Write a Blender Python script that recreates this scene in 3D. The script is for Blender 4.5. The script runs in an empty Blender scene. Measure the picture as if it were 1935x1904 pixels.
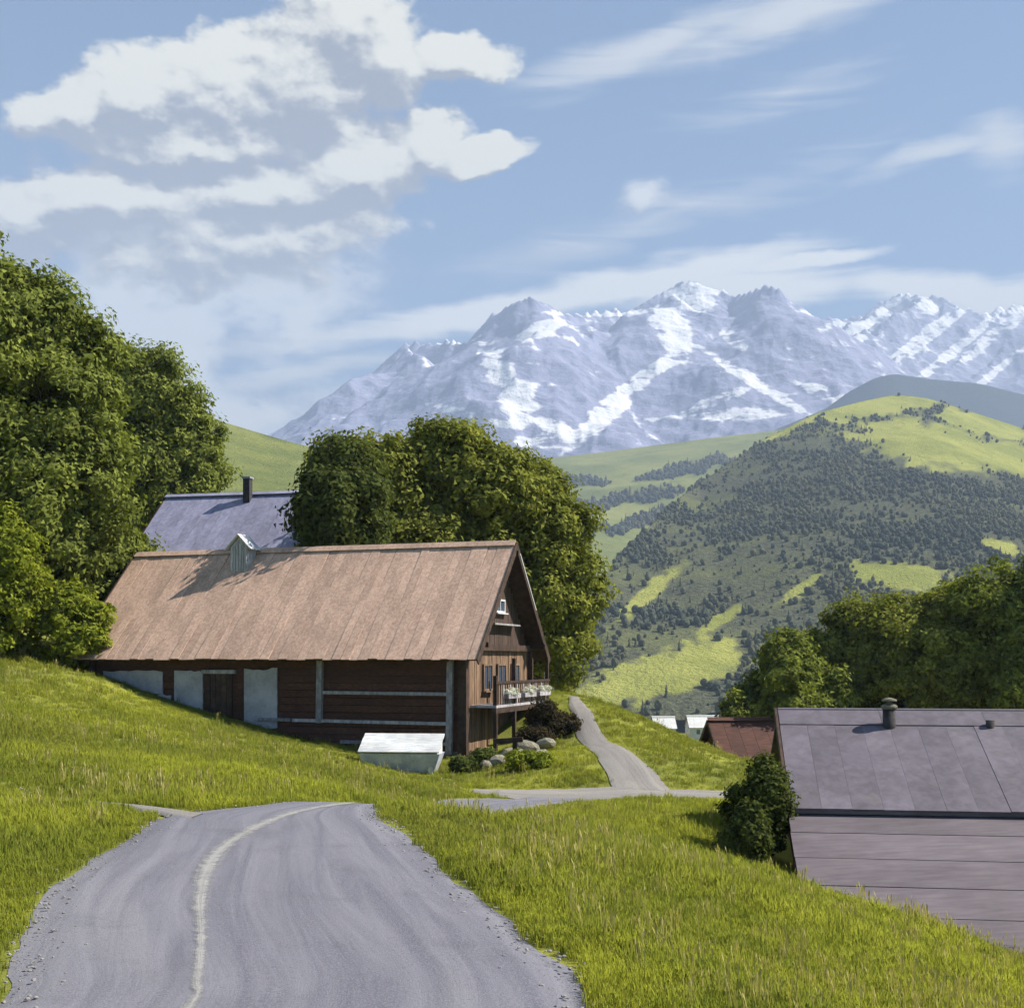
import bpy, math, random
import numpy as np
from mathutils import Vector, Euler, Matrix

random.seed(7)
rng = np.random.default_rng(7)
scene = bpy.context.scene
col = scene.collection
R = math.radians

# ------------------------------------------------------------------ camera
F, CX, HY = 1236.0, 512.0, 658.0          # focal length in pixels, centre column, eye-level row (1024 x 1007)
cam = bpy.data.cameras.new('camera')
camo = bpy.data.objects.new('camera', cam)
col.objects.link(camo)
camo.location = (0, 0, 0)
camo.rotation_euler = (R(90), 0, 0)
cam.sensor_fit = 'HORIZONTAL'
cam.sensor_width = 36.0
cam.lens = 36.0 * F / 1024.0
cam.shift_y = (HY - 503.5) / 1024.0
cam.clip_start = 0.1
cam.clip_end = 60000
scene.camera = camo

# ------------------------------------------------------------------ sun and exposure
TO_SUN = Vector((0.71, 0.07, 0.70)).normalized()
SUN_EL = math.asin(TO_SUN.z)
SUN_AZ = math.atan2(TO_SUN.x, TO_SUN.y)
sun = bpy.data.lights.new('sun', 'SUN')
sun.energy = 5.0
sun.angle = R(0.53)
sun.color = (1.0, 0.93, 0.80)
suno = bpy.data.objects.new('sun', sun)
col.objects.link(suno)
suno.rotation_euler = TO_SUN.to_track_quat('Z', 'Y').to_euler()
suno.location = (60, 20, 80)
vs = scene.view_settings
vs.view_transform = 'Standard'
vs.look = 'None'
vs.exposure = 1.37
vs.gamma = 1.0
vs.use_curve_mapping = False
scene.cycles.use_denoising = True
scene.cycles.use_adaptive_sampling = True
scene.cycles.adaptive_threshold = 0.03
scene.cycles.max_bounces = 5
scene.cycles.diffuse_bounces = 2
scene.cycles.transmission_bounces = 4
scene.cycles.volume_bounces = 0
scene.cycles.transparent_max_bounces = 8
scene.cycles.caustics_reflective = False
scene.cycles.caustics_refractive = False

# ------------------------------------------------------------------ node helpers
class NT:
    def __init__(self, tree):
        self.t = tree
        self.n = tree.nodes
        self.l = tree.links
    def new(self, ty, **kw):
        nd = self.n.new(ty)
        for k, v in kw.items():
            setattr(nd, k, v)
        return nd
    def put(self, sock, v):
        if hasattr(v, 'is_output') or isinstance(v, bpy.types.NodeSocket):
            self.l.new(v, sock)
        else:
            sock.default_value = v
    def math(self, op, a, b=None, c=None, clamp=False):
        nd = self.new('ShaderNodeMath', operation=op, use_clamp=clamp)
        self.put(nd.inputs[0], a)
        if b is not None: self.put(nd.inputs[1], b)
        if c is not None: self.put(nd.inputs[2], c)
        return nd.outputs[0]
    def vmath(self, op, a, b=None):
        nd = self.new('ShaderNodeVectorMath', operation=op)
        self.put(nd.inputs[0], a)
        if b is not None: self.put(nd.inputs[1], b)
        return nd.outputs['Value'] if op in ('LENGTH', 'DOT_PRODUCT') else nd.outputs[0]
    def noise(self, vec, scale, detail=4, rough=0.55, dist=0.0, out='Fac', dim='3D'):
        nd = self.new('ShaderNodeTexNoise', noise_dimensions=dim)
        if vec is not None: self.l.new(vec, nd.inputs['Vector'])
        nd.inputs['Scale'].default_value = scale
        nd.inputs['Detail'].default_value = detail
        nd.inputs['Roughness'].default_value = rough
        nd.inputs['Distortion'].default_value = dist
        return nd.outputs[out]
    def mapping(self, vec, loc=(0,0,0), rot=(0,0,0), scale=(1,1,1), kind='POINT'):
        nd = self.new('ShaderNodeMapping', vector_type=kind)
        self.l.new(vec, nd.inputs[0])
        nd.inputs['Location'].default_value = loc
        nd.inputs['Rotation'].default_value = rot
        nd.inputs['Scale'].default_value = scale
        return nd.outputs[0]
    def rng(self, v, a, b, c=0.0, d=1.0, smooth=True):
        nd = self.new('ShaderNodeMapRange')
        nd.interpolation_type = 'SMOOTHSTEP' if smooth else 'LINEAR'
        self.put(nd.inputs[0], v)
        for i, x in zip((1, 2, 3, 4), (a, b, c, d)): nd.inputs[i].default_value = x
        return nd.outputs[0]
    def mix(self, f, a, b, blend='MIX'):
        nd = self.new('ShaderNodeMix', data_type='RGBA', blend_type=blend)
        self.put(nd.inputs[0], f)
        for i, v in ((6, a), (7, b)):
            self.put(nd.inputs[i], v if not isinstance(v, tuple) else (v + (1.0,) if len(v) == 3 else v))
        return nd.outputs[2]

def srgb(r, g, b):
    f = lambda c: (c/255/12.92) if c/255 <= 0.04045 else ((c/255 + 0.055)/1.055)**2.4
    return (f(r), f(g), f(b))

# ------------------------------------------------------------------ world: sky with clouds
world = bpy.data.worlds.new('World')
scene.world = world
world.use_nodes = True
w = NT(world.node_tree)
w.n.clear()
SKY = 0.05
sky = w.new('ShaderNodeTexSky', sky_type='NISHITA')
sky.sun_disc = False
sky.sun_elevation = SUN_EL
sky.sun_rotation = SUN_AZ
sky.altitude = 1000
sky.air_density = 1.0
sky.dust_density = 1.2
sky.ozone_density = 2.2
tc = w.new('ShaderNodeTexCoord')
sep = w.new('ShaderNodeSeparateXYZ')
w.l.new(tc.outputs['Generated'], sep.inputs[0])
az = w.math('ARCTAN2', sep.outputs[0], sep.outputs[1])
el = w.math('ARCSINE', sep.outputs[2])
cmb = w.new('ShaderNodeCombineXYZ')
w.l.new(az, cmb.inputs[0]); w.l.new(el, cmb.inputs[1])
AE = cmb.outputs[0]
world.cycles.sampling_method = 'NONE'
# domain warp so that outlines billow
AEn = w.mapping(AE, scale=(0.75, 1.25, 1.0))
wn = w.noise(AEn, 9.0, 5, 0.6, out='Color', dim='2D')
wv = w.vmath('SUBTRACT', wn, (0.5, 0.5, 0.5))
wsc = w.new('ShaderNodeVectorMath', operation='SCALE'); w.l.new(wv, wsc.inputs[0]); wsc.inputs['Scale'].default_value = 0.055
AEw = w.vmath('ADD', AE, wsc.outputs[0])
wsc2 = w.new('ShaderNodeVectorMath', operation='SCALE'); w.l.new(wv, wsc2.inputs[0]); wsc2.inputs['Scale'].default_value = 0.03
AEs = w.vmath('ADD', AE, wsc2.outputs[0])
K = 1024.0/1935.0
def blob(vec, x, y, rx, ry, tilt=0.0, amp=1.0):
    u = (x*K - CX)/F; v = (HY - y*K)/F
    a = math.atan(u); e = math.atan(v*math.cos(a))
    m = w.mapping(vec, (a, e, 0), (0, 0, R(tilt)), (rx*K/F, ry*K/F, 1), 'TEXTURE')
    ln = w.vmath('LENGTH', m)
    return w.math('MULTIPLY', w.math('SUBTRACT', 1.0, ln), amp)
def field(vec, lst):
    cur = None
    for b in lst:
        s = blob(vec, *b)
        if cur is None: cur = s
        else:
            cur = w.math('SMOOTH_MAX', cur, s, 0.12)
    return cur
fine = w.noise(AEn, 22.0, 8, 0.62, dim='2D')
CLOUDS = [
    (150,215,125,48,14), (270,190,170,80,14), (420,165,200,92,12), (560,150,180,100,8), (655,60,150,112,0), (745,105,85,100,0), (880,120,105,46,0), (370,250,290,62,10),
    (828,262,90,54,0), (925,287,105,30,5), (680,302,190,84,8), (500,342,220,78,8), (220,385,230,76,8), (50,415,160,80,0), (460,455,330,115,10,0.85)]
SOFT = [(285,590,140,230,0,1.7), (450,510,320,175,0,1.0), (440,780,230,60,8), (672,447,60,30,0), (1215,374,56,36,0), (565,614,80,44,10)]
shift = w.vmath('SUBTRACT', AEw, (-0.007, -0.019, 0.0))
bulk = w.math('MULTIPLY', w.math('SUBTRACT', fine, 0.5), 1.05)
cd0 = field(AEw, CLOUDS)
cd1 = field(shift, CLOUDS)
fine_s = w.noise(w.vmath('ADD', AEn, (0.004, 0.010, 0.0)), 22.0, 4, 0.58, dim='2D')
pd = w.math('ADD', cd0, bulk)
pm = w.rng(pd, 0.0, 0.30)
# light on the clouds: thick above means shade, thin above means sun
lt = w.math('ADD', w.math('MULTIPLY', w.math('SUBTRACT', cd0, cd1), 1.7), w.math('MULTIPLY', w.math('SUBTRACT', fine, fine_s), 2.4))
lt = w.math('ADD', lt, w.math('MULTIPLY', w.math('SUBTRACT', fine, 0.5), 0.45))
lit = w.rng(lt, -0.42, 0.62)
# high streaks
strv = w.mapping(AE, (0, 0, 0), (0, 0, R(-11)), (7, 75, 1))
stn = w.noise(strv, 1.0, 6, 0.6, 0.6, dim='2D')
stre = field(AEs, [
    (1230,85,320,42,13), (1480,30,300,50,12,0.9), (1790,282,190,24,8), (1900,265,90,60,0,0.9), (1250,415,430,40,14,0.5), (1480,180,170,34,8,0.4), (560,705,280,22,10,0.9), (520,650,240,20,8,0.8)])
sd = w.math('ADD', stre, w.math('MULTIPLY', w.math('SUBTRACT', stn, 0.5), 1.1))
sm = w.math('MULTIPLY', w.rng(sd, -0.15, 0.85), 0.9)
band = field(AEs, [(960,575,400,32,13), (1260,520,340,36,7), (1520,492,170,16,4), (1400,545,260,46,0), (1790,548,230,36,-10), (1910,565,130,46,0)])
bm_ = w.math('MULTIPLY', w.rng(w.math('ADD', band, w.math('MULTIPLY', w.math('SUBTRACT', stn, 0.5), 0.6)), -0.12, 0.55), 0.92)
# the same kind of cloud all round the rest of the sky
pl = w.new('ShaderNodeCombineXYZ')
zc = w.math('MAXIMUM', sep.outputs[2], 0.06)
w.l.new(w.math('DIVIDE', sep.outputs[0], zc), pl.inputs[0]); w.l.new(w.math('DIVIDE', sep.outputs[1], zc), pl.inputs[1])
gn = w.noise(pl.outputs[0], 0.55, 6, 0.58, dim='2D')
gn2 = w.noise(pl.outputs[0], 1.7, 5, 0.58, dim='2D')
away = w.rng(w.math('MAXIMUM', w.math('ABSOLUTE', az), w.math('MULTIPLY', el, 0.95)), 0.46, 0.62)
gen = w.math('MULTIPLY', w.rng(w.math('ADD', gn, w.math('MULTIPLY', w.math('SUBTRACT', gn2, 0.5), 0.35)), 0.55, 0.68), away)
def hdr(c, k): return tuple(x*k/SKY for x in c)
lit_c = hdr((1.0, 0.94, 0.74), 0.46)
grey_c = hdr((1.0, 0.955, 0.95), 0.125)
mid_c = hdr((1.0, 0.98, 0.92), 0.36)
base = w.mix(1.0, sky.outputs[0], (0.55, 0.83, 0.95), 'MULTIPLY')
c1 = w.mix(w.math('MULTIPLY', sm, 0.9), base, mid_c)
c2 = w.mix(bm_, c1, hdr((1.0, 0.96, 0.85), 0.50))
sf = field(AEw, SOFT)
sfm = w.rng(w.math('ADD', sf, bulk), -0.25, 0.75)
c2 = w.mix(w.math('MULTIPLY', sfm, 0.85), c2, w.mix(w.rng(w.math('ADD', fine, w.math('MULTIPLY', sf, 0.30)), 0.36, 0.66), hdr((0.99, 0.96, 0.97), 0.15), hdr((1.0, 0.965, 0.88), 0.44)))
c3 = w.mix(w.math('MULTIPLY', pm, 0.96), c2, w.mix(lit, grey_c, lit_c))
c4 = w.mix(w.math('MULTIPLY', gen, 0.85), c3, w.mix(w.rng(gn2, 0.30, 0.60), grey_c, lit_c))
bg = w.new('ShaderNodeBackground')
w.l.new(c4, bg.inputs[0]); bg.inputs[1].default_value = SKY
wo = w.new('ShaderNodeOutputWorld')
w.l.new(bg.outputs[0], wo.inputs[0])

# ------------------------------------------------------------------ object helpers
def tag(o, label=None, cat=None, group=None, kind=None):
    if label: o['label'] = label
    if cat: o['category'] = cat
    if group: o['group'] = group
    if kind: o['kind'] = kind
    return o
def empty(name, loc, rz=0.0):
    o = bpy.data.objects.new(name, None)
    o.location = loc; o.rotation_euler = (0, 0, rz); o.empty_display_size = 0.3
    col.objects.link(o)
    return o
def link_mesh(name, me, parent=None):
    o = bpy.data.objects.new(name, me)
    col.objects.link(o)
    if parent is not None: o.parent = parent
    return o
_cubes = {}
def cube_mesh(mat):
    if mat.name not in _cubes:
        v = [(x, y, z) for x in (-.5, .5) for y in (-.5, .5) for z in (-.5, .5)]
        f = [(0,1,3,2), (4,6,7,5), (0,4,5,1), (2,3,7,6), (0,2,6,4), (1,5,7,3)]
        me = bpy.data.meshes.new('board_' + mat.name)
        me.from_pydata(v, [], f); me.materials.append(mat)
        _cubes[mat.name] = me
    return _cubes[mat.name]
def box(name, mat, parent, c, s, rot=(0, 0, 0)):
    o = link_mesh(name, cube_mesh(mat), parent)
    o.location = c; o.scale = s; o.rotation_euler = rot
    return o
class MB:
    def __init__(self): self.v = []; self.f = []
    def add(self, v, f):
        n = len(self.v); self.v += [tuple(p) for p in v]; self.f += [tuple(i + n for i in q) for q in f]
    def box(self, c, s, rot=(0, 0, 0)):
        m = Euler(rot).to_matrix(); c = Vector(c)
        v = [c + m @ Vector((x*s[0]/2, y*s[1]/2, z*s[2]/2)) for x in (-1, 1) for y in (-1, 1) for z in (-1, 1)]
        self.add(v, [(0,1,3,2), (4,6,7,5), (0,4,5,1), (2,3,7,6), (0,2,6,4), (1,5,7,3)])
    def tube(self, pts, rad, n=8):
        rings = []
        for i, p in enumerate(pts):
            p = Vector(p)
            d = (Vector(pts[min(i+1, len(pts)-1)]) - Vector(pts[max(i-1, 0)])).normalized()
            a = d.orthogonal().normalized() if abs(d.z) < 0.9 else Vector((1, 0, 0))
            a = (a - d*a.dot(d)).normalized(); b = d.cross(a)
            rings.append([p + (a*math.cos(t) + b*math.sin(t))*rad[i] for t in [2*math.pi*k/n for k in range(n)]])
        v = [q for r in rings for q in r]
        f = [(i*n+k, i*n+(k+1) % n, (i+1)*n+(k+1) % n, (i+1)*n+k) for i in range(len(pts)-1) for k in range(n)]
        f += [tuple(reversed(range(n))), tuple(range((len(pts)-1)*n, len(pts)*n))]
        self.add(v, f)
    def prism(self, poly, axis, a, b):
        """poly: 2-D outline; axis 'x' or 'y' extruded from a to b"""
        n = len(poly)
        mk = (lambda p, t: (t, p[0], p[1])) if axis == 'x' else (lambda p, t: (p[0], t, p[1]))
        v = [mk(p, a) for p in poly] + [mk(p, b) for p in poly]
        f = [tuple(range(n)), tuple(reversed(range(n, 2*n)))] + [(i, (i+1) % n, n+(i+1) % n, n+i) for i in range(n)]
        self.add(v, f)
    def build(self, name, mat, parent=None, smooth=False):
        me = bpy.data.meshes.new(name)
        me.from_pydata(self.v, [], self.f)
        import bmesh
        bm = bmesh.new(); bm.from_mesh(me); bmesh.ops.recalc_face_normals(bm, faces=bm.faces); bm.to_mesh(me); bm.free()
        me.materials.append(mat)
        if smooth: me.polygons.foreach_set('use_smooth', [True]*len(me.polygons))
        return link_mesh(name, me, parent)
def np_mesh(name, V, Fq, mat, smooth=True, fattr=None, vattr=None):
    V = np.asarray(V, np.float32); Fq = np.asarray(Fq, np.int32)
    me = bpy.data.meshes.new(name)
    k = Fq.shape[1]
    me.vertices.add(len(V)); me.vertices.foreach_set('co', V.ravel())
    me.loops.add(Fq.size); me.loops.foreach_set('vertex_index', Fq.ravel())
    me.polygons.add(len(Fq)); me.polygons.foreach_set('loop_start', np.arange(0, Fq.size, k, dtype=np.int32))
    me.update(calc_edges=True)
    if smooth: me.polygons.foreach_set('use_smooth', np.ones(len(Fq), bool))
    for nm, a in (fattr or {}).items():
        at = me.attributes.new(nm, 'FLOAT', 'FACE'); at.data.foreach_set('value', np.asarray(a, np.float32))
    for nm, a in (vattr or {}).items():
        at = me.attributes.new(nm, 'FLOAT', 'POINT'); at.data.foreach_set('value', np.asarray(a, np.float32))
    me.materials.append(mat)
    me.validate()
    return me
def grid_faces(nr, nc):
    i = np.arange(nr-1)[:, None]*nc + np.arange(nc-1)[None, :]
    return np.stack([i, i+1, i+nc+1, i+nc], -1).reshape(-1, 4)

# numpy noise
_perm = np.random.default_rng(11).random((256, 256)).astype(np.float64)
def vnoise(x, y):
    xi = np.floor(x).astype(int); yi = np.floor(y).astype(int)
    fx = x - xi; fy = y - yi
    fx = fx*fx*fx*(fx*(fx*6-15)+10); fy = fy*fy*fy*(fy*(fy*6-15)+10)
    g = lambda a, b: _perm[a & 255, b & 255]
    return (g(xi, yi)*(1-fx) + g(xi+1, yi)*fx)*(1-fy) + (g(xi, yi+1)*(1-fx) + g(xi+1, yi+1)*fx)*fy
def fbm(x, y, o=5, gain=0.5):
    s = 0; a = 1; t = 0
    for k in range(o):
        s = s + a*vnoise(x*2**k + 17.3*k, y*2**k + 9.1*k); t += a; a *= gain
    return s/t
def ridged(x, y, o=5, gain=0.5):
    s = 0; a = 1; t = 0
    for k in range(o):
        n = 1 - np.abs(2*vnoise(x*2**k + 31.7*k, y*2**k + 3.3*k) - 1)
        s = s + a*n*n; t += a; a *= gain
    return s/t
def sstep(a, b, x):
    t = np.clip((x-a)/(b-a), 0, 1); return t*t*(3-2*t)
def P(px, py, Y): return ((px-CX)/F*Y, Y, (HY-py)/F*Y)

# ------------------------------------------------------------------ materials
def material(name):
    m = bpy.data.materials.new(name); m.use_nodes = True
    t = NT(m.node_tree); t.n.clear()
    out = t.new('ShaderNodeOutputMaterial')
    return m, t, out
def principled(t, out, colour, rough=0.8, bump=None, bump_strength=0.4, bump_dist=0.02, spec=0.3, metal=0.0):
    b = t.new('ShaderNodeBsdfPrincipled')
    t.put(b.inputs['Base Color'], colour if not isinstance(colour, tuple) else colour + (1.0,))
    t.put(b.inputs['Roughness'], rough)
    b.inputs['Specular IOR Level'].default_value = spec
    b.inputs['Metallic'].default_value = metal
    if bump is not None:
        bn = t.new('ShaderNodeBump'); bn.inputs['Strength'].default_value = bump_strength; bn.inputs['Distance'].default_value = bump_dist
        t.l.new(bump, bn.inputs['Height']); t.l.new(bn.outputs[0], b.inputs['Normal'])
    t.l.new(b.outputs[0], out.inputs[0])
    return b
def wood(name, a, b, grain=(1.5, 14, 14), rough=0.8, var=0.35, moss=None):
    """weathered wood: grain along the board's own x, each board a little different"""
    m, t, out = material(name)
    tcn = t.new('ShaderNodeTexCoord'); oi = t.new('ShaderNodeObjectInfo')
    geo = t.new('ShaderNodeNewGeometry')
    off = t.new('ShaderNodeCombineXYZ'); t.l.new(t.math('MULTIPLY', oi.outputs['Random'], 50.0), off.inputs[0])
    p = t.vmath('ADD', geo.outputs['Position'], off.outputs[0])
    g = t.noise(t.mapping(p, scale=grain), 1.0, 6, 0.65, 0.3)
    blot = t.noise(p, 0.5, 4, 0.6)
    c = t.mix(t.rng(g, 0.3, 0.7), a, b)
    k = t.math('ADD', 1.0 - var/2, t.math('MULTIPLY', oi.outputs['Random'], var))
    kk = t.math('MULTIPLY', k, t.rng(blot, 0.25, 0.75, 0.78, 1.18))
    cc = t.new('ShaderNodeCombineColor')
    for i in range(3): t.l.new(kk, cc.inputs[i])
    c = t.mix(1.0, c, cc.outputs[0], 'MULTIPLY')
    if moss:
        c = t.mix(t.math('MULTIPLY', t.rng(t.noise(p, 1.1, 5, 0.65), 0.56, 0.72), 0.55), c, moss)
    principled(t, out, c, rough, g, 0.5, 0.01)
    return m
def rough_mat(name, a, b, scale=2.0, rough=0.9, bump=0.5, dist=0.02, detail=6):
    m, t, out = material(name)
    geo = t.new('ShaderNodeNewGeometry'); oi = t.new('ShaderNodeObjectInfo')
    off = t.new('ShaderNodeCombineXYZ'); t.l.new(t.math('MULTIPLY', oi.outputs['Random'], 30.0), off.inputs[0])
    p = t.vmath('ADD', geo.outputs['Position'], off.outputs[0])
    n = t.noise(p, scale, detail, 0.6)
    n2 = t.noise(p, scale*7, 4, 0.6)
    f = t.rng(t.math('ADD', t.math('MULTIPLY', n, 0.7), t.math('MULTIPLY', n2, 0.3)), 0.32, 0.68)
    principled(t, out, t.mix(f, a, b), rough, n2, bump, dist)
    return m
def leaf_mat(name, dark, light, trans=0.35, tip=None):
    m, t, out = material(name)
    at = t.new('ShaderNodeAttribute'); at.attribute_name = 'tint'
    oi = t.new('ShaderNodeObjectInfo')
    c = t.mix(at.outputs['Fac'], dark, light)
    if tip:
        c = t.mix(t.rng(at.outputs['Fac'], 0.8, 1.0), c, tip)
    d = t.new('ShaderNodeBsdfDiffuse'); tr = t.new('ShaderNodeBsdfTranslucent')
    t.l.new(c, d.inputs[0]); t.l.new(t.mix(1.0, c, (1.1, 1.15, 0.5), 'MULTIPLY'), tr.inputs[0])
    mx = t.new('ShaderNodeMixShader'); mx.inputs[0].default_value = trans
    t.l.new(d.outputs[0], mx.inputs[1]); t.l.new(tr.outputs[0], mx.inputs[2]); t.l.new(mx.outputs[0], out.inputs[0])
    return m
def glass_mat(name, c):
    m, t, out = material(name)
    principled(t, out, c, 0.08, None, spec=0.9)
    return m

M = {}
M['barn_roof'] = wood('barn_roof', srgb(172,141,124), srgb(207,176,157), grain=(9, 9, 2.2), var=0.10)
M['barn_roof_grey'] = wood('barn_roof_grey', srgb(92,98,112), srgb(146,138,138), grain=(5, 5, 1.4), var=0.3)
M['barn_dark'] = wood('barn_dark', srgb(66,42,34), srgb(98,64,50), grain=(1.2, 16, 16), var=0.4)
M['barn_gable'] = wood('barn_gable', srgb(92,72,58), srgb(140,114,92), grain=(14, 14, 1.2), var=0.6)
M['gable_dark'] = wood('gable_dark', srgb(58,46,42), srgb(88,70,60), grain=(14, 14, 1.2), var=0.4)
M['grey_timber'] = wood('grey_timber', srgb(128,124,130), srgb(178,174,178), grain=(8, 8, 3), var=0.3)
M['dark_timber'] = wood('dark_timber', srgb(50,38,33), srgb(78,60,50), grain=(4, 4, 4), var=0.3)
M['plaster'] = rough_mat('plaster', srgb(150,148,158), srgb(190,188,196), 1.4)
M['foundation'] = rough_mat('foundation', srgb(92,84,80), srgb(140,132,126), 2.5)
M['slate'] = wood('slate', srgb(90,84,94), srgb(106,100,111), grain=(4, 4, 1.2), var=0.14, rough=0.7, moss=srgb(112,106,104))
M['slate_up'] = wood('slate_up', srgb(126,126,150), srgb(150,150,174), grain=(4, 4, 1.2), var=0.12, rough=0.6)
M['slate_low'] = wood('slate_low', srgb(92,84,90), srgb(108,100,106), grain=(1.0, 10, 10), var=0.14, rough=0.7, moss=srgb(104,98,104))
M['brown_paint'] = wood('brown_paint', srgb(66,42,36), srgb(92,60,50), grain=(1.5, 9, 9), var=0.2)
M['metal_grey'] = rough_mat('metal_grey', srgb(120,122,130), srgb(165,168,176), 3.0, 0.6)
M['vent_timber'] = wood('vent_timber', srgb(150,150,156), srgb(205,205,210), grain=(12, 12, 2), var=0.3)
M['chimney'] = rough_mat('chimney', srgb(48,45,48), srgb(76,72,74), 5.0)
M['white_paint'] = rough_mat('white_paint', (0.52,0.53,0.55), (0.64,0.64,0.64), 1.6, 0.55, 0.2, 0.01)
M['white_roof'] = rough_mat('white_roof', (0.56,0.56,0.56), (0.68,0.68,0.67), 0.8, 0.6)
M['white_board'] = wood('white_board', srgb(178,182,190), srgb(220,220,218), grain=(2, 12, 12), var=0.14, rough=0.7)
M['boulder'] = rough_mat('boulder', srgb(104,100,88), srgb(158,153,134), 2.6, 0.95, 0.9, 0.05)
M['trough_side'] = rough_mat('trough_side', srgb(150,156,170), srgb(196,198,204), 1.8, 0.7, 0.4, 0.01)  # blue-grey tone: shade on the white trough front put into its colour
M['glass'] = glass_mat('glass', (0.06, 0.08, 0.12))
M['bark'] = rough_mat('bark', srgb(66,54,44), srgb(104,88,72), 5.0, 0.95, 1.0, 0.05)
M['linen'] = rough_mat('linen', (0.72,0.72,0.72), (0.82,0.82,0.8), 4.0)
M['leaf_big'] = leaf_mat('leaf_big', (0.068,0.088,0.024), (0.30,0.335,0.075), 0.32)
M['leaf_mid'] = leaf_mat('leaf_mid', (0.072,0.090,0.024), (0.35,0.36,0.075), 0.34)
M['leaf_yel'] = leaf_mat('leaf_yel', (0.10,0.13,0.018), (0.30,0.33,0.04), 0.36)
M['leaf_dark'] = leaf_mat('leaf_dark', (0.034,0.046,0.018), (0.13,0.155,0.04), 0.28)
M['leaf_brown'] = leaf_mat('leaf_brown', (0.03,0.024,0.016), (0.075,0.06,0.034), 0.25)
M['blossom'] = leaf_mat('blossom', (0.5,0.5,0.46), (0.8,0.8,0.76), 0.2)

# ------------------------------------------------------------------ lie of the land near by (heights in metres below or above the eye)
ctl = [(0,0,-2.25), (0,-8,-2.2), (-8,-6,-1.9), (8,-6,-2.4), (-14,3,-1.2), (14,3,-2.9)]
for c in [
    # lane up to its crest
    (300,1007,8.0), (0,1007,8.05), (600,1007,8.0), (37,900,11.5), (260,900,11.5), (484,900,11.5), (106,847,14.8), (265,847,14.8), (423,847,14.8),
    (150,817,17.4), (270,817,17.5), (378,817,17.5), (250,807,19.0), (300,803,19.5), (350,800,19.8),
    # it drops behind the crest and meets the cross lane
    (400,812,24), (350,808,25), (450,809,30), (400,806,31), (480,797,38), (560,798,38), (660,799,38), (760,803,38), (450,785,42), (560,786,42), (660,787,42), (760,792,42),
    # meadow to the right
    (640,940,10), (800,1007,8.3), (1000,1065,8.6), (860,1015,9.5), (600,868,14), (600,842,20), (600,813,30), (450,812,20), (700,915,12), (700,864,20), (700,823,30),
    (780,910,14), (790,888,22), (780,852,28), (840,912,16), (900,948,15), (985,1012,12), (1060,1040,12), (930,925,19), (1000,965,18), (900,915,22), (1000,955,22), (1000,850,34), (880,842,34), (1100,930,24),
    # bank to the left
    (-10,905,11), (-10,850,14.2), (-60,860,12), (10,802,21.5), (100,800,20.5), (0,745,32), (0,705,42), (0,661,52), (-120,690,36), (-120,780,20), (90,764,28), (90,720,40), (95,678,52), (60,668,52), (160,775,26), (160,745,38), (150,700,52),
    (220,770,28), (220,748,40), (205,716,51), (270,782,27), (280,760,36), (265,737,49.5), (310,790,26), (330,772,34), (340,753,46), (345,750,49),
    # yard by the barn
    (400,774,45.0), (400,760,49), (476,757,48.5), (520,762,46), (540,745,51), (577,709,52), (620,750,45), (650,765,43), (590,700,56), (556,690,60), (640,721,56), (700,746,52), (778,774,46), (850,800,42), (700,762,46), (520,700,60)]:
    ctl.append(P(*c))
ctl += [(-19,56,-0.7), (-19,62,0.2), (-25,58,0.4), (-30,50,0.2), (-36,60,2.2), (-45,45,1.2), (-45,75,6), (-30,78,4.2), (-20,78,3.2), (-13,80,2.8), (-10,66,-0.6), (-6,72,-1.2), (0,66,-2.4), (5,70,-5),
        (3,78,-7.5), (10,70,-8), (20,60,-9), (30,50,-9), (25,80,-11), (40,70,-12), (0,95,-9), (-25,100,5), (20,35,-5.6), (30,30,-6.5), (40,20,-6), (-5,58,-2.6), (-12,58,-1.8)]
ctl = np.array(ctl, float)
CXY, CZ = ctl[:, :2], ctl[:, 2]
def tps_k(d2): return np.where(d2 > 1e-9, 0.5*d2*np.log(np.maximum(d2, 1e-9)), 0.0)
_n = len(ctl)
_d2 = ((CXY[:, None] - CXY[None])**2).sum(-1)
_A = np.zeros((_n+3, _n+3))
_A[:_n, :_n] = tps_k(_d2) + np.eye(_n)*2.5
_A[:_n, _n:] = np.c_[np.ones(_n), CXY]; _A[_n:, :_n] = _A[:_n, _n:].T
_w = np.linalg.solve(_A, np.r_[CZ, 0, 0, 0])
def ground(x, y):
    x = np.asarray(x, float); y = np.asarray(y, float); sh = x.shape
    x = x.ravel(); y = y.ravel()
    out = np.empty(len(x))
    for s in range(0, len(x), 20000):
        a, b = x[s:s+20000], y[s:s+20000]
        ca = np.clip(a, -60, 55); cb = np.clip(b, -14, 110)
        d2 = (ca[:, None]-CXY[None, :, 0])**2 + (cb[:, None]-CXY[None, :, 1])**2
        z = tps_k(d2) @ _w[:_n] + _w[_n] + _w[_n+1]*ca + _w[_n+2]*cb
        z = z + (fbm(a*0.35+50, b*0.35+50, 3)-0.5)*0.22*sstep(20, 45, b)
        far = sstep(75, 190, np.hypot(a*0.9, b))
        valley = -14 - 22*sstep(120, 650, b) + np.where(a < -30, sstep(30, 260, -a)*26, 0) + (fbm(a*0.004, b*0.004, 4)-0.5)*10
        valley = np.where(b < 0, -3, valley)
        out[s:s+20000] = z*(1-far) + valley*far
    return out.reshape(sh)
def gz(x, y): return float(ground(np.array([x]), np.array([y]))[0])

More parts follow.
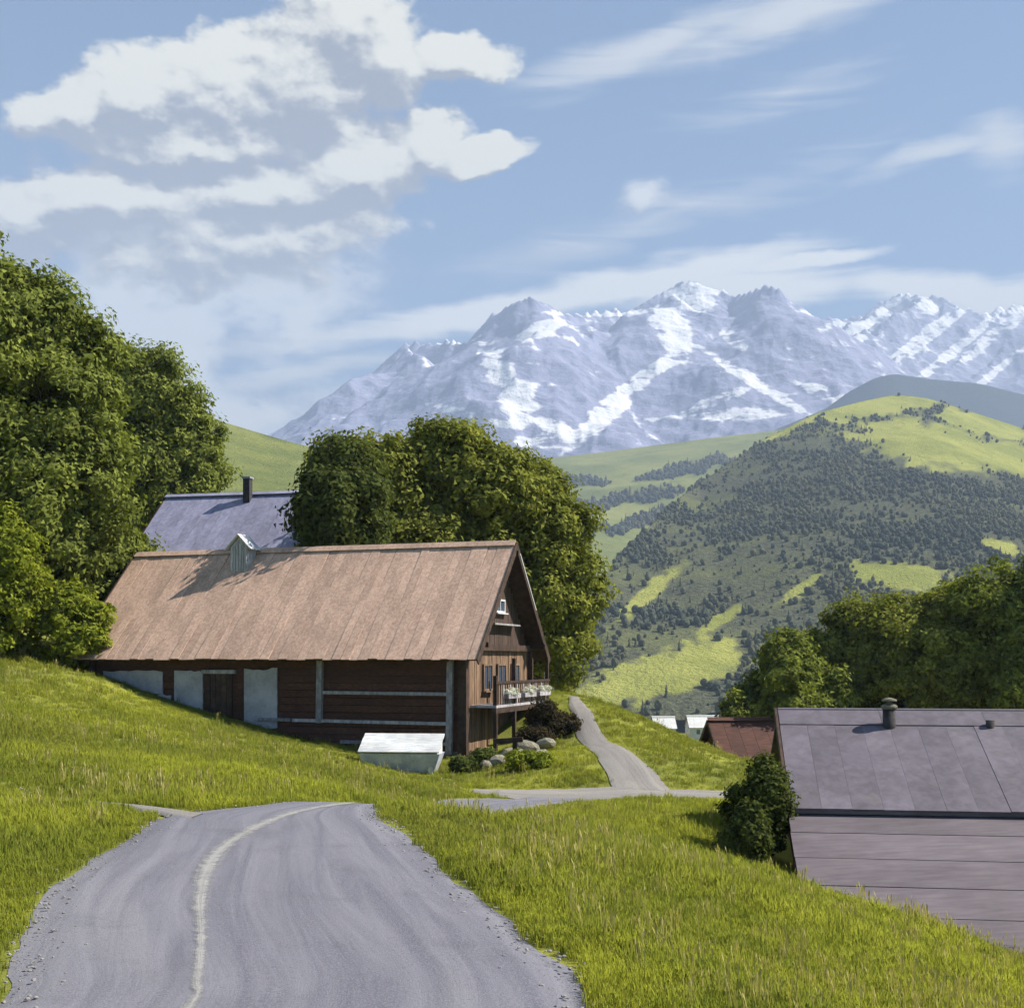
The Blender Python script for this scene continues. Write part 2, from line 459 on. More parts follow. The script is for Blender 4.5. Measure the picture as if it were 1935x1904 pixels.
def catmull(pts, n):
    pts = np.array(pts, float); m = len(pts)
    t = np.linspace(0, m-1-1e-6, n); i = t.astype(int); f = (t-i)[:, None]
    g = lambda k: pts[np.clip(k, 0, m-1)]
    p0, p1, p2, p3 = g(i-1), g(i), g(i+1), g(i+2)
    return 0.5*((2*p1) + (-p0+p2)*f + (2*p0-5*p1+4*p2-p3)*f*f + (-p0+3*p1-3*p2+p3)*f**3)
def edge(lst): return [((px-CX)/F*Y, Y) for px, Y in lst]
road_L = [(-3.6,1.0), (-3.55,4.5)] + edge([(-15,8.0), (22,9.6), (40,11.5), (88,13.6), (134,16.2), (168,17.9)]) + [(-3.9,19.6), (-3.3,22.5), (-2.9,27), (-2.3,32), (-1.2,36), (0.4,39.8)]
road_R = [(0.62,1.0), (0.62,4.5)] + edge([(600,8.0), (545,9.6), (486,11.5), (443,13.6), (405,16.2), (382,17.9)]) + [(-2.05,19.8), (-1.2,22.5), (-0.4,27), (0.6,32), (1.8,36), (3.6,39.4)]
lane_L = [(-1.3,41.0), (-0.4,41.4), (2,41.5), (6,41.6), (10,42.4), (15,42.5), (24,42.0)]
lane_R = [(-1.3,40.2), (-0.4,39.2), (2,38.7), (6,38.9), (10,38.6), (15,39.0), (24,38.6)]
path_L = [(3.4,40.9), (3.15,44), (2.85,47), (2.6,50.5), (2.5,54), (2.6,58)]
path_R = [(5.5,40.9), (4.7,44), (4.05,47), (3.5,50.5), (3.2,54), (3.2,58)]
foot_L = edge([(190,17.3), (128,18.9), (95,19.7), (66,20.9), (20,23)])
foot_R = edge([(205,18.0), (140,19.35), (105,20.1), (70,21.15), (20,23.25)])
strips = {'road': (road_L, road_R), 'cross_lane': (lane_L, lane_R), 'yard_path': (path_L, path_R), 'footpath': (foot_L, foot_R)}
def strip_grid(L, Rr, n, m, wob=0.12, seed=0.0):
    a, b = catmull(L, n), catmull(Rr, n)
    t = np.linspace(0, 1, m)[None, :, None]
    g = a[:, None]*(1-t) + b[:, None]*t
    s = np.arange(n)*0.21
    ed = (vnoise(s*0.7+seed, s*0+seed) - 0.5)*2*wob + (vnoise(s*2+seed, s*0+9+seed)-0.5)*wob*0.6
    ed2 = (vnoise(s*0.7+seed+40, s*0+3+seed) - 0.5)*2*wob + (vnoise(s*2+seed+11, s*0+19+seed)-0.5)*wob*0.6
    dirv = (b-a)/np.linalg.norm(b-a, axis=1)[:, None]
    g[:, 0] += dirv*ed[:, None]; g[:, -1] += dirv*ed2[:, None]
    return g
strip_data = {}
for k_, (nm, (L_, R_)) in enumerate(strips.items()):
    n_ = {'road': 170, 'cross_lane': 90, 'yard_path': 60, 'footpath': 40}[nm]
    strip_data[nm] = strip_grid(L_, R_, n_, 13 if nm == 'road' else 7, 0.07 if nm != 'footpath' else 0.05, 5.0*k_)
def in_strip(x, y, pad=0.0):
    """true where a point lies on one of the strips"""
    x = np.asarray(x, float); y = np.asarray(y, float)
    hit = np.zeros(x.shape, bool)
    for nm, g in strip_data.items():
        a, b = g[:, 0], g[:, -1]
        c = (a+b)/2
        best = np.full(x.shape, 1e9); wid = np.zeros(x.shape)
        for i in range(0, len(c), 2):
            d = np.hypot(x-c[i, 0], y-c[i, 1]); hw = np.linalg.norm(b[i]-a[i])/2
            # distance measured across the strip
            u = (b[i]-a[i])/(2*hw+1e-9)
            ac = np.abs((x-c[i, 0])*u[0] + (y-c[i, 1])*u[1]); al = np.abs(-(x-c[i, 0])*u[1] + (y-c[i, 1])*u[0])
            hit |= (ac < hw+pad) & (al < 0.45)
    return hit

# ground sheet: fine near the camera, coarse to the horizon
def axis(parts):
    out = [parts[0][0]]
    for a, b, st in parts: out += list(np.arange(out[-1]+st, b+st*0.5, st))
    return np.array(out)
xs = np.r_[-np.geomspace(5000, 62, 26), axis([(-60, -26, 1.5), (-26, 14, 0.3), (14, 60, 1.5)]), np.geomspace(62, 5000, 26)]
ys = np.r_[-np.geomspace(300, 14, 10), axis([(-12, 4, 1.0), (4, 62, 0.3), (62, 130, 1.5)]), np.geomspace(133, 8500, 45)]
GX, GY = np.meshgrid(xs, ys)
GZ = ground(GX, GY)
near = (GY < 70) & (GY > -2) & (np.abs(GX) < 30)
msk = np.zeros(GX.shape, bool); msk[near] = in_strip(GX[near], GY[near], 0.42)
GZ[msk] -= 0.05

m, t, out = material('meadow')
geo = t.new('ShaderNodeNewGeometry'); p = geo.outputs['Position']
n1 = t.noise(p, 0.22, 5, 0.6); n2 = t.noise(p, 2.2, 5, 0.65); n3 = t.noise(p, 14, 4, 0.6)
c = t.mix(t.rng(n1, 0.35, 0.65), (0.16,0.175,0.030), (0.27,0.275,0.040))
c = t.mix(t.math('MULTIPLY', t.rng(n2, 0.4, 0.7), 0.5), c, (0.10,0.125,0.024))
c = t.mix(t.math('MULTIPLY', t.rng(n3, 0.4, 0.75), 0.5), c, (0.20,0.20,0.055))
principled(t, out, c, 0.95, n3, 0.8, 0.05, spec=0.1)
M['meadow'] = m
V = np.stack([GX, GY, GZ], -1).reshape(-1, 3)
g_ = link_mesh('ground', np_mesh('ground', V, grid_faces(len(ys), len(xs)), M['meadow']))
tag(g_, kind='structure')

# road surfaces
def road_mat(name, a, b, c_, su):
    m, t, out = material(name)
    ua = t.new('ShaderNodeAttribute'); ua.attribute_name = 'across'
    va = t.new('ShaderNodeAttribute'); va.attribute_name = 'along'
    cm = t.new('ShaderNodeCombineXYZ'); t.l.new(ua.outputs['Fac'], cm.inputs[0]); t.l.new(va.outputs['Fac'], cm.inputs[1])
    geo = t.new('ShaderNodeNewGeometry'); p = geo.outputs['Position']
    st = t.noise(t.mapping(cm.outputs[0], scale=(su, 0.16, 1)), 1.0, 6, 0.62, 0.8)
    st2 = t.noise(t.mapping(cm.outputs[0], scale=(su*0.35, 0.10, 1)), 1.0, 3, 0.55, 0.6)
    gr = t.noise(p, 70, 3, 0.7); pat = t.noise(p, 0.9, 5, 0.65)
    col_ = t.mix(t.rng(st, 0.32, 0.68), a, b)
    col_ = t.mix(t.math('MULTIPLY', t.rng(st2, 0.5, 0.72), 0.6), col_, c_)
    col_ = t.mix(t.math('MULTIPLY', t.rng(pat, 0.52, 0.75), 0.35), col_, tuple(x*0.62 for x in a))
    col_ = t.mix(t.math('MULTIPLY', t.rng(gr, 0.45, 0.62), 0.45), col_, tuple(x*1.4 for x in b))
    col_ = t.mix(t.math('MULTIPLY', t.rng(t.noise(p, 34, 4, 0.75), 0.54, 0.66), 0.4), col_, tuple(x*0.5 for x in a))
    hh = t.math('ADD', t.math('MULTIPLY', gr, 0.5), t.math('MULTIPLY', st, 1.0))
    principled(t, out, col_, 0.92, hh, 0.6, 0.02, spec=0.15)
    return m
M['road'] = road_mat('road', (0.116,0.116,0.146), (0.186,0.185,0.218), (0.225,0.222,0.235), 3.2)
M['lane'] = road_mat('lane', (0.17,0.158,0.152), (0.25,0.233,0.222), (0.28,0.265,0.24), 3.0)
M['track'] = road_mat('track', (0.27,0.265,0.265), (0.36,0.355,0.35), (0.31,0.305,0.30), 5.0)
def soften(m):
    """let the strip fade into the lane at its ragged edges"""
    t = NT(m.node_tree); out = [n for n in t.n if n.type == 'OUTPUT_MATERIAL'][0]; src = out.inputs[0].links[0].from_socket
    ua = t.new('ShaderNodeAttribute'); ua.attribute_name = 'across'; geo = t.new('ShaderNodeNewGeometry')
    n = t.noise(geo.outputs['Position'], 6.0, 6, 0.7)
    k = t.math('ADD', t.math('SUBTRACT', 1.0, t.math('ABSOLUTE', ua.outputs['Fac'])), t.math('MULTIPLY', t.math('SUBTRACT', n, 0.5), 1.6))
    mx = t.new('ShaderNodeMixShader'); tr = t.new('ShaderNodeBsdfTransparent')
    t.l.new(t.math('MULTIPLY', t.rng(k, 0.10, 1.0), 0.85), mx.inputs[0]); t.l.new(tr.outputs[0], mx.inputs[1]); t.l.new(src, mx.inputs[2]); t.l.new(mx.outputs[0], out.inputs[0])
soften(M['track'])
for nm, g in strip_data.items():
    n_, m_ = g.shape[:2]
    lift = {'road': 0.0, 'cross_lane': 0.012, 'yard_path': 0.024, 'footpath': 0.012}[nm]
    z = ground(g[..., 0], g[..., 1]) + lift + 0.004
    tt = np.linspace(-1, 1, m_)[None, :]
    z = z - 0.048*(np.abs(tt) > 0.999)
    if nm == 'yard_path': z[0] -= 0.06
    if nm == 'cross_lane': z[0] -= 0.04
    along = np.r_[0, np.cumsum(np.linalg.norm(np.diff(g[:, m_//2], axis=0), axis=1))]
    V = np.stack([g[..., 0], g[..., 1], z], -1).reshape(-1, 3)
    wd = np.linalg.norm(g[:, -1]-g[:, 0], axis=1)
    ac = (tt*wd[:, None]/2).ravel() if nm != 'road' else (np.repeat(tt, n_, 0)*1.9).ravel()
    me = np_mesh(nm, V, grid_faces(n_, m_), M['road'] if nm == 'road' else M['lane'], vattr={'across': ac, 'along': np.repeat(along, m_)})
    o = link_mesh(nm, me); tag(o, kind='structure')
    if nm == 'road': road_obj = o
# pale worn strip winding down the lane
mk = edge([(186,7.9), (197,8.7), (201,10.0), (200,11.6), (207,13.2), (222,14.7), (252,16.3), (295,18.0), (345,19.5)])
mk = [( -1.95,4.5)] + mk + [(-2.3,21.5)]
cc_ = catmull(mk, 120); tn = np.gradient(cc_, axis=0); tn /= np.linalg.norm(tn, axis=1)[:, None]; nrm = np.c_[-tn[:, 1], tn[:, 0]]
hw = 0.07 + 0.11*sstep(9.5, 14, cc_[:, 1]) + 0.03*(fbm(np.arange(120)*0.3, np.zeros(120), 3)-0.5)
G3 = np.stack([cc_ - nrm*hw[:, None], cc_ - nrm*hw[:, None]*0.4, cc_ + nrm*hw[:, None]*0.4, cc_ + nrm*hw[:, None]*(0.9+0.3*fbm(np.arange(120)*0.9, np.ones(120), 2))[:, None]], 1)
zz = ground(G3[..., 0], G3[..., 1]) + np.array([0.012, 0.012, 0.012, 0.012])[None]
V = np.stack([G3[..., 0], G3[..., 1], zz], -1).reshape(-1, 3)
me = np_mesh('pale_strip', V, grid_faces(120, 4), M['track'], vattr={'across': np.tile([-1.0, -.4, .4, 1.0], 120), 'along': np.repeat(np.arange(120)*0.12, 4)})
o = link_mesh('pale_strip', me, road_obj); o['label'] = 'narrow cream gravel strip winding down the grey lane'

# ------------------------------------------------------------------ hills, woods and mountains
def curve(pts, q):
    a = np.array(pts, float); return np.interp(q, a[:, 0], a[:, 1])
def smooth_curve(pts, q, k=9):
    y = curve(pts, q); ker = np.hanning(k+2)[1:-1]; ker /= ker.sum()
    return np.convolve(np.pad(y, k//2, mode='edge'), ker, 'valid')[:len(q)]
def proj(V): return CX + F*V[..., 0]/V[..., 1], HY - F*V[..., 2]/V[..., 1]
def hill(sil, Yr, Yb, zb, nc=220, nr=120, amp=10.0, seed=0.0, power=1.0, spread=0.75, nfreq=0.006, k=9):
    px = np.linspace(sil[0][0], sil[-1][0], nc)
    py = smooth_curve(sil, px, k)
    yr = curve(Yr, px) if isinstance(Yr, list) else np.full(nc, float(Yr))
    xr = (px-CX)/F*yr; zr = (HY-py)/F*yr
    v = np.linspace(-0.35, 1.0, nr)[:, None]
    yb = np.minimum(Yb, yr*0.93)[None]
    vv = np.clip(v, 0, 1)
    Y = yr[None] + (yb-yr[None])*v
    xb = xr[None]*(yb/yr[None])**spread
    X = xr[None] + (xb-xr[None])*v
    prof = np.where(v >= 0, 1-vv**power, 1 - (v/0.35)**2*0.6)
    Z = zb + (zr[None]-zb)*prof
    win = np.clip(np.abs(v)*6, 0, 1)
    Z = Z + (fbm(X*nfreq+seed, Y*nfreq+seed, 5)-0.5)*2*amp*win
    return np.stack([X, Y, Z], -1), v
def ell(px, py, cx, cy, rx, ry, rot=0.0):
    c, s = math.cos(R(rot)), math.sin(R(rot)); dx, dy = px-cx, py-cy
    return 1 - np.hypot((dx*c+dy*s)/rx, (-dx*s+dy*c)/ry)

def hill_mat(name, grass_a, grass_b, wood_shade_c, fr=0.02):
    m, t, out = material(name)
    at = t.new('ShaderNodeAttribute'); at.attribute_name = 'wood'  # on the right hill this mask carries painted cloud shade
    geo = t.new('ShaderNodeNewGeometry'); p = geo.outputs['Position']
    n1 = t.noise(p, fr, 6, 0.62); n2 = t.noise(p, fr*6, 5, 0.65)
    c = t.mix(t.rng(n1, 0.35, 0.65), grass_a, grass_b)
    c = t.mix(t.math('MULTIPLY', t.rng(n2, 0.45, 0.7), 0.35), c, tuple(x*0.6 for x in grass_a))
    n3 = t.noise(p, fr*22, 4, 0.7); n4 = t.noise(t.mapping(p, rot=(0, 0, R(35)), scale=(0.5, 1.8, 1.0)), fr*0.7, 5, 0.62)
    wc = t.mix(t.rng(n3, 0.35, 0.65), tuple(x*0.66 for x in wood_shade_c), tuple(x*1.3 for x in wood_shade_c))
    wc = t.mix(t.math('MULTIPLY', t.rng(n4, 0.42, 0.68), 0.55), wc, tuple(0.5*x + 0.5*y for x, y in zip(wood_shade_c, grass_a)))
    f_ = t.rng(t.math('ADD', at.outputs['Fac'], t.math('MULTIPLY', t.math('SUBTRACT', n3, 0.5), 0.5)), 0.15, 0.85)
    c = t.mix(f_, c, wc)
    principled(t, out, c, 1.0, n3, 1.0, 3.0, spec=0.0)
    return m
# woods: tree shapes placed by points
def template(name, V, Fc, mat):
    me = bpy.data.meshes.new(name); me.from_pydata([tuple(v) for v in V], [], Fc); me.materials.append(mat)
    return bpy.data.objects.new(name, me)
def conifer(seed):
    r = random.Random(seed); V = []; Fc = []
    tiers = 5
    for k in range(tiers):
        z0 = 0.08 + k*0.17; z1 = z0 + 0.30 - k*0.015; rad = 0.19*(1 - k/(tiers+0.6))
        n = 8; b = len(V)
        for i in range(n):
            a = 2*math.pi*(i + r.random()*0.5)/n; rr = rad*(0.7+0.5*r.random())
            V.append((rr*math.cos(a), rr*math.sin(a), z0 + r.uniform(-.03, .03)))
        V.append((0, 0, min(z1, 1.0)))
        Fc += [(b+i, b+(i+1) % n, b+n) for i in range(n)]
    return V, Fc
def roundtree(seed):
    import bmesh
    r = random.Random(seed); bm = bmesh.new(); bmesh.ops.create_icosphere(bm, subdivisions=2, radius=0.5)
    for v in bm.verts:
        v.co *= 0.78 + 0.42*r.random(); v.co.z = v.co.z*0.95 + 0.5; v.co.x *= 0.8; v.co.y *= 0.8
    V = [tuple(v.co) for v in bm.verts]; Fc = [tuple(v.index for v in f.verts) for f in bm.faces]; bm.free()
    return V, Fc
m, t, out = material('far_foliage')
oi = t.new('ShaderNodeObjectInfo'); geo = t.new('ShaderNodeNewGeometry')
nn = t.noise(geo.outputs['Position'], 0.25, 3, 0.6)
c = t.mix(t.rng(t.math('ADD', t.math('MULTIPLY', oi.outputs['Random'], 0.6), t.math('MULTIPLY', nn, 0.4)), 0.15, 0.85), (0.070,0.075,0.050), (0.125,0.128,0.080))
c = t.mix(t.rng(t.noise(t.mapping(geo.outputs['Position'], rot=(0, 0, R(35)), scale=(0.5, 1.6, 1.0)), 0.006, 4, 0.6), 0.42, 0.62), c, (0.075,0.088,0.066))
c = t.mix(t.math('MULTIPLY', t.rng(t.noise(geo.outputs['Position'], 0.011, 3, 0.6), 0.52, 0.66), 0.6), c, (0.15,0.145,0.08))
d = t.new('ShaderNodeBsdfDiffuse'); t.l.new(c, d.inputs[0]); t.l.new(d.outputs[0], out.inputs[0])
M['far_foliage'] = m
def scatter(name, pts, scl, rz, pick, temps, tilt=None):
    me = bpy.data.meshes.new(name)
    me.vertices.add(len(pts)); me.vertices.foreach_set('co', np.asarray(pts, np.float32).ravel())
    for nm, a, ty in (('scl', scl, 'FLOAT'), ('rz', rz, 'FLOAT'), ('tilt', tilt if tilt is not None else np.zeros(len(pts)), 'FLOAT')):
        at = me.attributes.new(nm, ty, 'POINT'); at.data.foreach_set('value', np.asarray(a, np.float32))
    at = me.attributes.new('pick', 'INT', 'POINT'); at.data.foreach_set('value', np.asarray(pick, np.int32))
    o = link_mesh(name, me)
    ng = bpy.data.node_groups.new(name + '_scatter', 'GeometryNodeTree')
    ng.interface.new_socket('Geometry', in_out='INPUT', socket_type='NodeSocketGeometry')
    ng.interface.new_socket('Geometry', in_out='OUTPUT', socket_type='NodeSocketGeometry')
    N, L = ng.nodes, ng.links
    gi = N.new('NodeGroupInput'); go = N.new('NodeGroupOutput')
    jn = N.new('GeometryNodeGeometryToInstance')
    for tp in reversed(temps):
        ob = N.new('GeometryNodeObjectInfo'); ob.inputs['Object'].default_value = tp; ob.inputs['As Instance'].default_value = False
        L.new(ob.outputs['Geometry'], jn.inputs[0])
    ip = N.new('GeometryNodeInstanceOnPoints'); ip.inputs['Pick Instance'].default_value = True
    def attr(nm, ty):
        a = N.new('GeometryNodeInputNamedAttribute'); a.data_type = ty; a.inputs['Name'].default_value = nm
        return a.outputs['Attribute']
    cx = N.new('ShaderNodeCombineXYZ')
    L.new(attr('rz', 'FLOAT'), cx.inputs[2]); L.new(attr('tilt', 'FLOAT'), cx.inputs[0])
    e2r = N.new('FunctionNodeEulerToRotation'); L.new(cx.outputs[0], e2r.inputs[0])
    L.new(gi.outputs[0], ip.inputs['Points']); L.new(jn.outputs[0], ip.inputs['Instance'])
    L.new(attr('pick', 'INT'), ip.inputs['Instance Index']); L.new(e2r.outputs[0], ip.inputs['Rotation'])
    s3 = N.new('ShaderNodeCombineXYZ'); sa = attr('scl', 'FLOAT')
    for i in range(3): L.new(sa, s3.inputs[i])
    L.new(s3.outputs[0], ip.inputs['Scale'])
    L.new(ip.outputs[0], go.inputs[0])
    md = o.modifiers.new('scatter', 'NODES'); md.node_group = ng
    return o
far_temps = [template('fir_shape', *conifer(s), M['far_foliage']) for s in (1, 2, 3)] + [template('round_shape', *roundtree(s), M['far_foliage']) for s in (4, 5, 6)]
def sample_surface(V, n, weight, r):
    """random points on a grid surface, chosen by area times weight"""
    A = V[:-1, :-1]; B = V[:-1, 1:]; C = V[1:, :-1]
    area = np.linalg.norm(np.cross(B-A, C-A), axis=-1)*weight[:-1, :-1]
    pr = (area/area.sum()).ravel()
    idx = r.choice(len(pr), n, p=pr); i, j = np.unravel_index(idx, area.shape)
    a, b = r.random((2, n, 1))
    return (V[i, j]*(1-a)*(1-b) + V[i, j+1]*a*(1-b) + V[i+1, j]*(1-a)*b + V[i+1, j+1]*a*b)
def put_wood(name, V, wgt, n, lo, hi, r, fir=0.6):
    pts = sample_surface(V, n, wgt, r)
    pts[:, 2] -= 0.4
    pick = np.where(r.random(n) < fir, r.integers(0, 3, n), r.integers(3, 6, n))
    scl = lo + (hi-lo)*r.random(n)**1.3
    scl = np.where(pick > 2, scl*0.72, scl)
    o = scatter(name, pts, scl, r.random(n)*6.28, pick, far_temps)
    return o
r_ = np.random.default_rng(3)

# pale meadow hill behind the upper house
Vh, v = hill([(-60,330),(80,352),(160,392),(201,411),(222,421),(265,434),(296,443),(328,450),(370,460),(405,486),(450,530),(490,600),(520,690)], 900, 420, 5, amp=7, seed=3)
px, py = proj(Vh)
wd = np.clip(sstep(0.50, 0.62, fbm(Vh[..., 0]*0.012+7, Vh[..., 1]*0.012+2, 4))*0.9, 0, 1)
M['hill_near'] = hill_mat('hill_near', (0.145,0.175,0.055), (0.225,0.245,0.075), (0.07,0.085,0.03))
o = link_mesh('hill', np_mesh('hill', Vh.reshape(-1, 3), grid_faces(*Vh.shape[:2]), M['hill_near'], vattr={'wood': wd.ravel()})); tag(o, kind='structure')
o = put_wood('far_trees', Vh, np.where(v > -0.02, wd, 0), 380, 4, 8, r_, 0.15)
tag(o, 'scattered bushes and trees on the pale hill behind the upper house', 'trees', kind='stuff')
# pale hill in the middle
Vc, v = hill([(330,500),(420,484),(500,468),(529,461),(545,458),(600,452),(661,444),(714,437),(767,431),(815,425),(870,430)], 3000, 1500, 60, amp=22, seed=11, nfreq=0.003)
px, py = proj(Vc)
lines = np.maximum.reduce([ell(px, py, 620, 500, 75, 9, -10), ell(px, py, 560, 480, 60, 6, 2), ell(px, py, 690, 468, 60, 8, -14), ell(px, py, 640, 520, 60, 6, -20), ell(px, py, 585, 532, 45, 6, -10)])
wd = sstep(0.0, 0.5, lines + (fbm(px*0.06, py*0.12, 4)-0.5)*1.5)*0.9
M['hill_mid'] = hill_mat('hill_mid', (0.15,0.175,0.055), (0.23,0.24,0.08), (0.06,0.07,0.03), 0.006)
o = link_mesh('hill', np_mesh('hill', Vc.reshape(-1, 3), grid_faces(*Vc.shape[:2]), M['hill_mid'], vattr={'wood': wd.ravel()})); tag(o, kind='structure')
o = put_wood('far_trees', Vc, np.where(v > -0.02, wd, 0), 1300, 8, 17, r_, 0.3)
tag(o, 'hedgerows and tree belts on the pale central hill', 'trees', kind='stuff')
# big hill on the right, its cloud shade painted as dark wood cover
Vd, v = hill([(440,722),(490,712),(530,690),(562,655),(588,604),(608,570),(640,535),(688,490),(730,462),(767,437),(815,413),(860,401),(894,394),(925,397),(953,405),(990,417),(1024,428),(1100,446),(1180,470)],
             [(440,660),(530,720),(600,900),(700,1350),(894,1800),(1180,1950)], 610, -30, nc=300, nr=160, amp=13, seed=23, nfreq=0.004, power=0.9)
px, py = proj(Vd)
sun_gaps = np.maximum.reduce([
    ell(px, py, 655, 676, 88, 22, -14), ell(px, py, 700, 660, 45, 20, -10), ell(px, py, 600, 688, 40, 8, -12), ell(px, py, 902, 577, 50, 14, 6), ell(px, py, 800, 590, 24, 6, -35), ell(px, py, 648, 594, 46, 9, -40),
    ell(px, py, 722, 618, 26, 6, -32), ell(px, py, 925, 443, 85, 22, 12), ell(px, py, 870, 405, 75, 14, -4), ell(px, py, 1000, 455, 50, 16, 10), ell(px, py, 1003, 547, 22, 6, 20), ell(px, py, 985, 425, 60, 9, 14), ell(px, py, 790, 424, 60, 7, -24)])
wd = 1 - sstep(-0.45, 0.45, sun_gaps + (fbm(px*0.07+py*0.05, py*0.14-px*0.02, 5)-0.5)*1.1)  # sunlit gaps in the cloud shade, painted as pale meadow patches
M['hill_cloud_shade'] = hill_mat('hill_cloud_shade', (0.22,0.24,0.06), (0.33,0.335,0.09), (0.088,0.094,0.062), 0.012)  # dark colour holds the cloud shade, bright grass the sunlit gaps
o = link_mesh('hill', np_mesh('hill', Vd.reshape(-1, 3), grid_faces(*Vd.shape[:2]), M['hill_cloud_shade'], vattr={'wood': wd.ravel()})); tag(o, kind='structure')
wgt = np.where(v > -0.05, wd**2, 0)
wgt = wgt*(1/np.maximum(Vd[..., 1], 500))**0.4*(0.12 + sstep(0.38, 0.60, fbm(Vd[..., 0]*0.02+4, Vd[..., 1]*0.011+6, 4)))
o = put_wood('cloud_shade_trees', Vd, wgt, 19000, 2.0, 8.0, r_, 0.2)  # trees added to carry the cloud shade as dark cover
tag(o, 'dark trees standing in for cloud shade on the big hill, thin at its sunlit gaps', 'cloud_shade_trees', kind='stuff')
# blue far ridge, haze painted into its land colour
Vf, v = hill([(700,470),(780,427),(826,408),(847,392),(875,377),(894,373),(926,378),(980,383),(1024,394),(1120,412),(1250,440)], 4300, 3000, 100, amp=35, seed=41, nfreq=0.0016)
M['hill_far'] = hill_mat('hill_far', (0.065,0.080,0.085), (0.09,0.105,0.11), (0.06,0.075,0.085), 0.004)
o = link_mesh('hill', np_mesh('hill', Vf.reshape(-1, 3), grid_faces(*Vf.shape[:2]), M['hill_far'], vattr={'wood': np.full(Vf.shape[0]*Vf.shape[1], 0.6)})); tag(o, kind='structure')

# snowy mountains
m, t, out = material('mountain')
geo = t.new('ShaderNodeNewGeometry'); p = geo.outputs['Position']
sn = t.new('ShaderNodeSeparateXYZ'); t.l.new(geo.outputs['Normal'], sn.inputs[0])
sp = t.new('ShaderNodeSeparateXYZ'); t.l.new(p, sp.inputs[0])
sa = t.new('ShaderNodeAttribute'); sa.attribute_name = 'snow'
n1 = t.noise(t.mapping(p, rot=(0, R(-38), 0), scale=(0.55, 1.0, 2.2)), 0.006, 8, 0.7); n2 = t.noise(p, 0.018, 5, 0.65)
k = t.math('ADD', sa.outputs['Fac'], t.math('MULTIPLY', t.math('SUBTRACT', n1, 0.5), 2.1))
k = t.math('ADD', k, t.math('MULTIPLY', t.math('SUBTRACT', n2, 0.5), 0.8))
snow = t.rng(k, 0.46, 0.66)
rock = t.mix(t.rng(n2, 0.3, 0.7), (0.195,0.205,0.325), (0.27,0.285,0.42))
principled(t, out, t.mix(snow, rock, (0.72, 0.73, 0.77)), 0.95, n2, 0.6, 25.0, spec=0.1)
M['mountain'] = m
def mountain(crest, spurs, x0, x1, yb, yt, zb, nc, nr, slope, seed):
    """each crest or spur is a line of peaks; the land falls away from the nearest ones"""
    pk = []
    for line in [crest] + spurs:
        a_ = np.array([P(*q) for q in line])
        for i in range(len(a_)-1):
            n_ = max(2, int(np.linalg.norm(a_[i+1]-a_[i])/45))
            pk.append(a_[i] + (a_[i+1]-a_[i])*np.linspace(0, 1, n_, endpoint=False)[:, None])
        pk.append(a_[-1:])
    pk = np.concatenate(pk)
    pk[:, 2] += (fbm(pk[:, 0]*0.005+seed, pk[:, 1]*0.005+seed, 3)-0.5)*46
    X, Y = np.meshgrid(np.linspace(x0, x1, nc), np.linspace(yb, yt, nr))
    wx = X + (fbm(X*0.0022+seed, Y*0.0022, 4)-0.5)*330; wy = Y + (fbm(X*0.0022+9, Y*0.0022+seed, 4)-0.5)*330
    fade = sstep(0, 500, yt-300-Y)
    wx = X + (wx-X)*fade; wy = Y + (wy-Y)*fade
    Z = np.full(X.shape, -1e9)
    for p_ in pk:
        d_ = np.hypot(wx-p_[0], wy-p_[1])
        Z = np.maximum(Z, p_[2] - slope*d_*(0.80 + 0.35*np.exp(-d_/220)))
    Z = Z + (ridged(X*0.0030+seed, Y*0.0030, 5, 0.5)-0.45)*52 + (fbm(X*0.016, Y*0.016+seed, 4)-0.5)*15
    return np.stack([X, Y, np.maximum(Z, zb)], -1)
def snow_field(V, patches, base):
    px, py = proj(V)
    gx = np.gradient(V[..., 2], axis=1)/np.gradient(V[..., 0], axis=1)
    s = base + 0.22*np.clip(-gx*0.9, -1, 1)
    if patches:
        e = np.maximum.reduce([ell(px, py, q[0], q[1], q[2], q[3]*0.72, q[4]) for q in patches])
        s = s + np.clip(e*1.1, -0.06, 0.40)
    return s
crest1 = [(px_, py_, 6000 + 250*math.sin(px_*0.021)) for px_, py_ in [(262,500),(296,440),(318,410),(350,390),(371,378),(390,354),(405,342),(425,341),(450,339),(475,345),(487,345),(497,322),(508,310),(522,302),(535,299),(555,304),(572,308),(600,306),(622,309),(635,306),(655,293),(668,287),(680,282),(693,279),(708,287),(725,295),(740,290),(762,284),(780,289),(796,303),(815,319),(830,330),(850,350),(875,380),(905,415),(940,450)]]
spurs1 = [[(405,344,5950),(415,372,5600),(428,405,5250),(440,440,4900)], [(487,348,5900),(478,385,5500),(470,425,5000)], [(508,314,6000),(516,352,5650),(528,392,5300),(556,436,4800)], [(535,303,5950),(560,345,5550),(552,385,5250)],
          [(600,310,5950),(606,350,5550),(585,392,5150),(560,425,4850)], [(668,291,6000),(700,322,5750),(722,345,5550),(680,378,5250),(632,412,4950),(588,442,4650)], [(640,312,5900),(650,352,5550),(628,380,5300)],
          [(722,345,5550),(770,372,5250),(815,392,5000),(855,410,4800)], [(762,288,5950),(772,322,5650),(800,352,5350),(838,376,5050)], [(722,345,5550),(728,380,5250),(735,410,4950)]]
Vm = mountain(crest1, spurs1, -1900, 2500, 4100, 6700, 120, 560, 330, 0.92, 2.0)
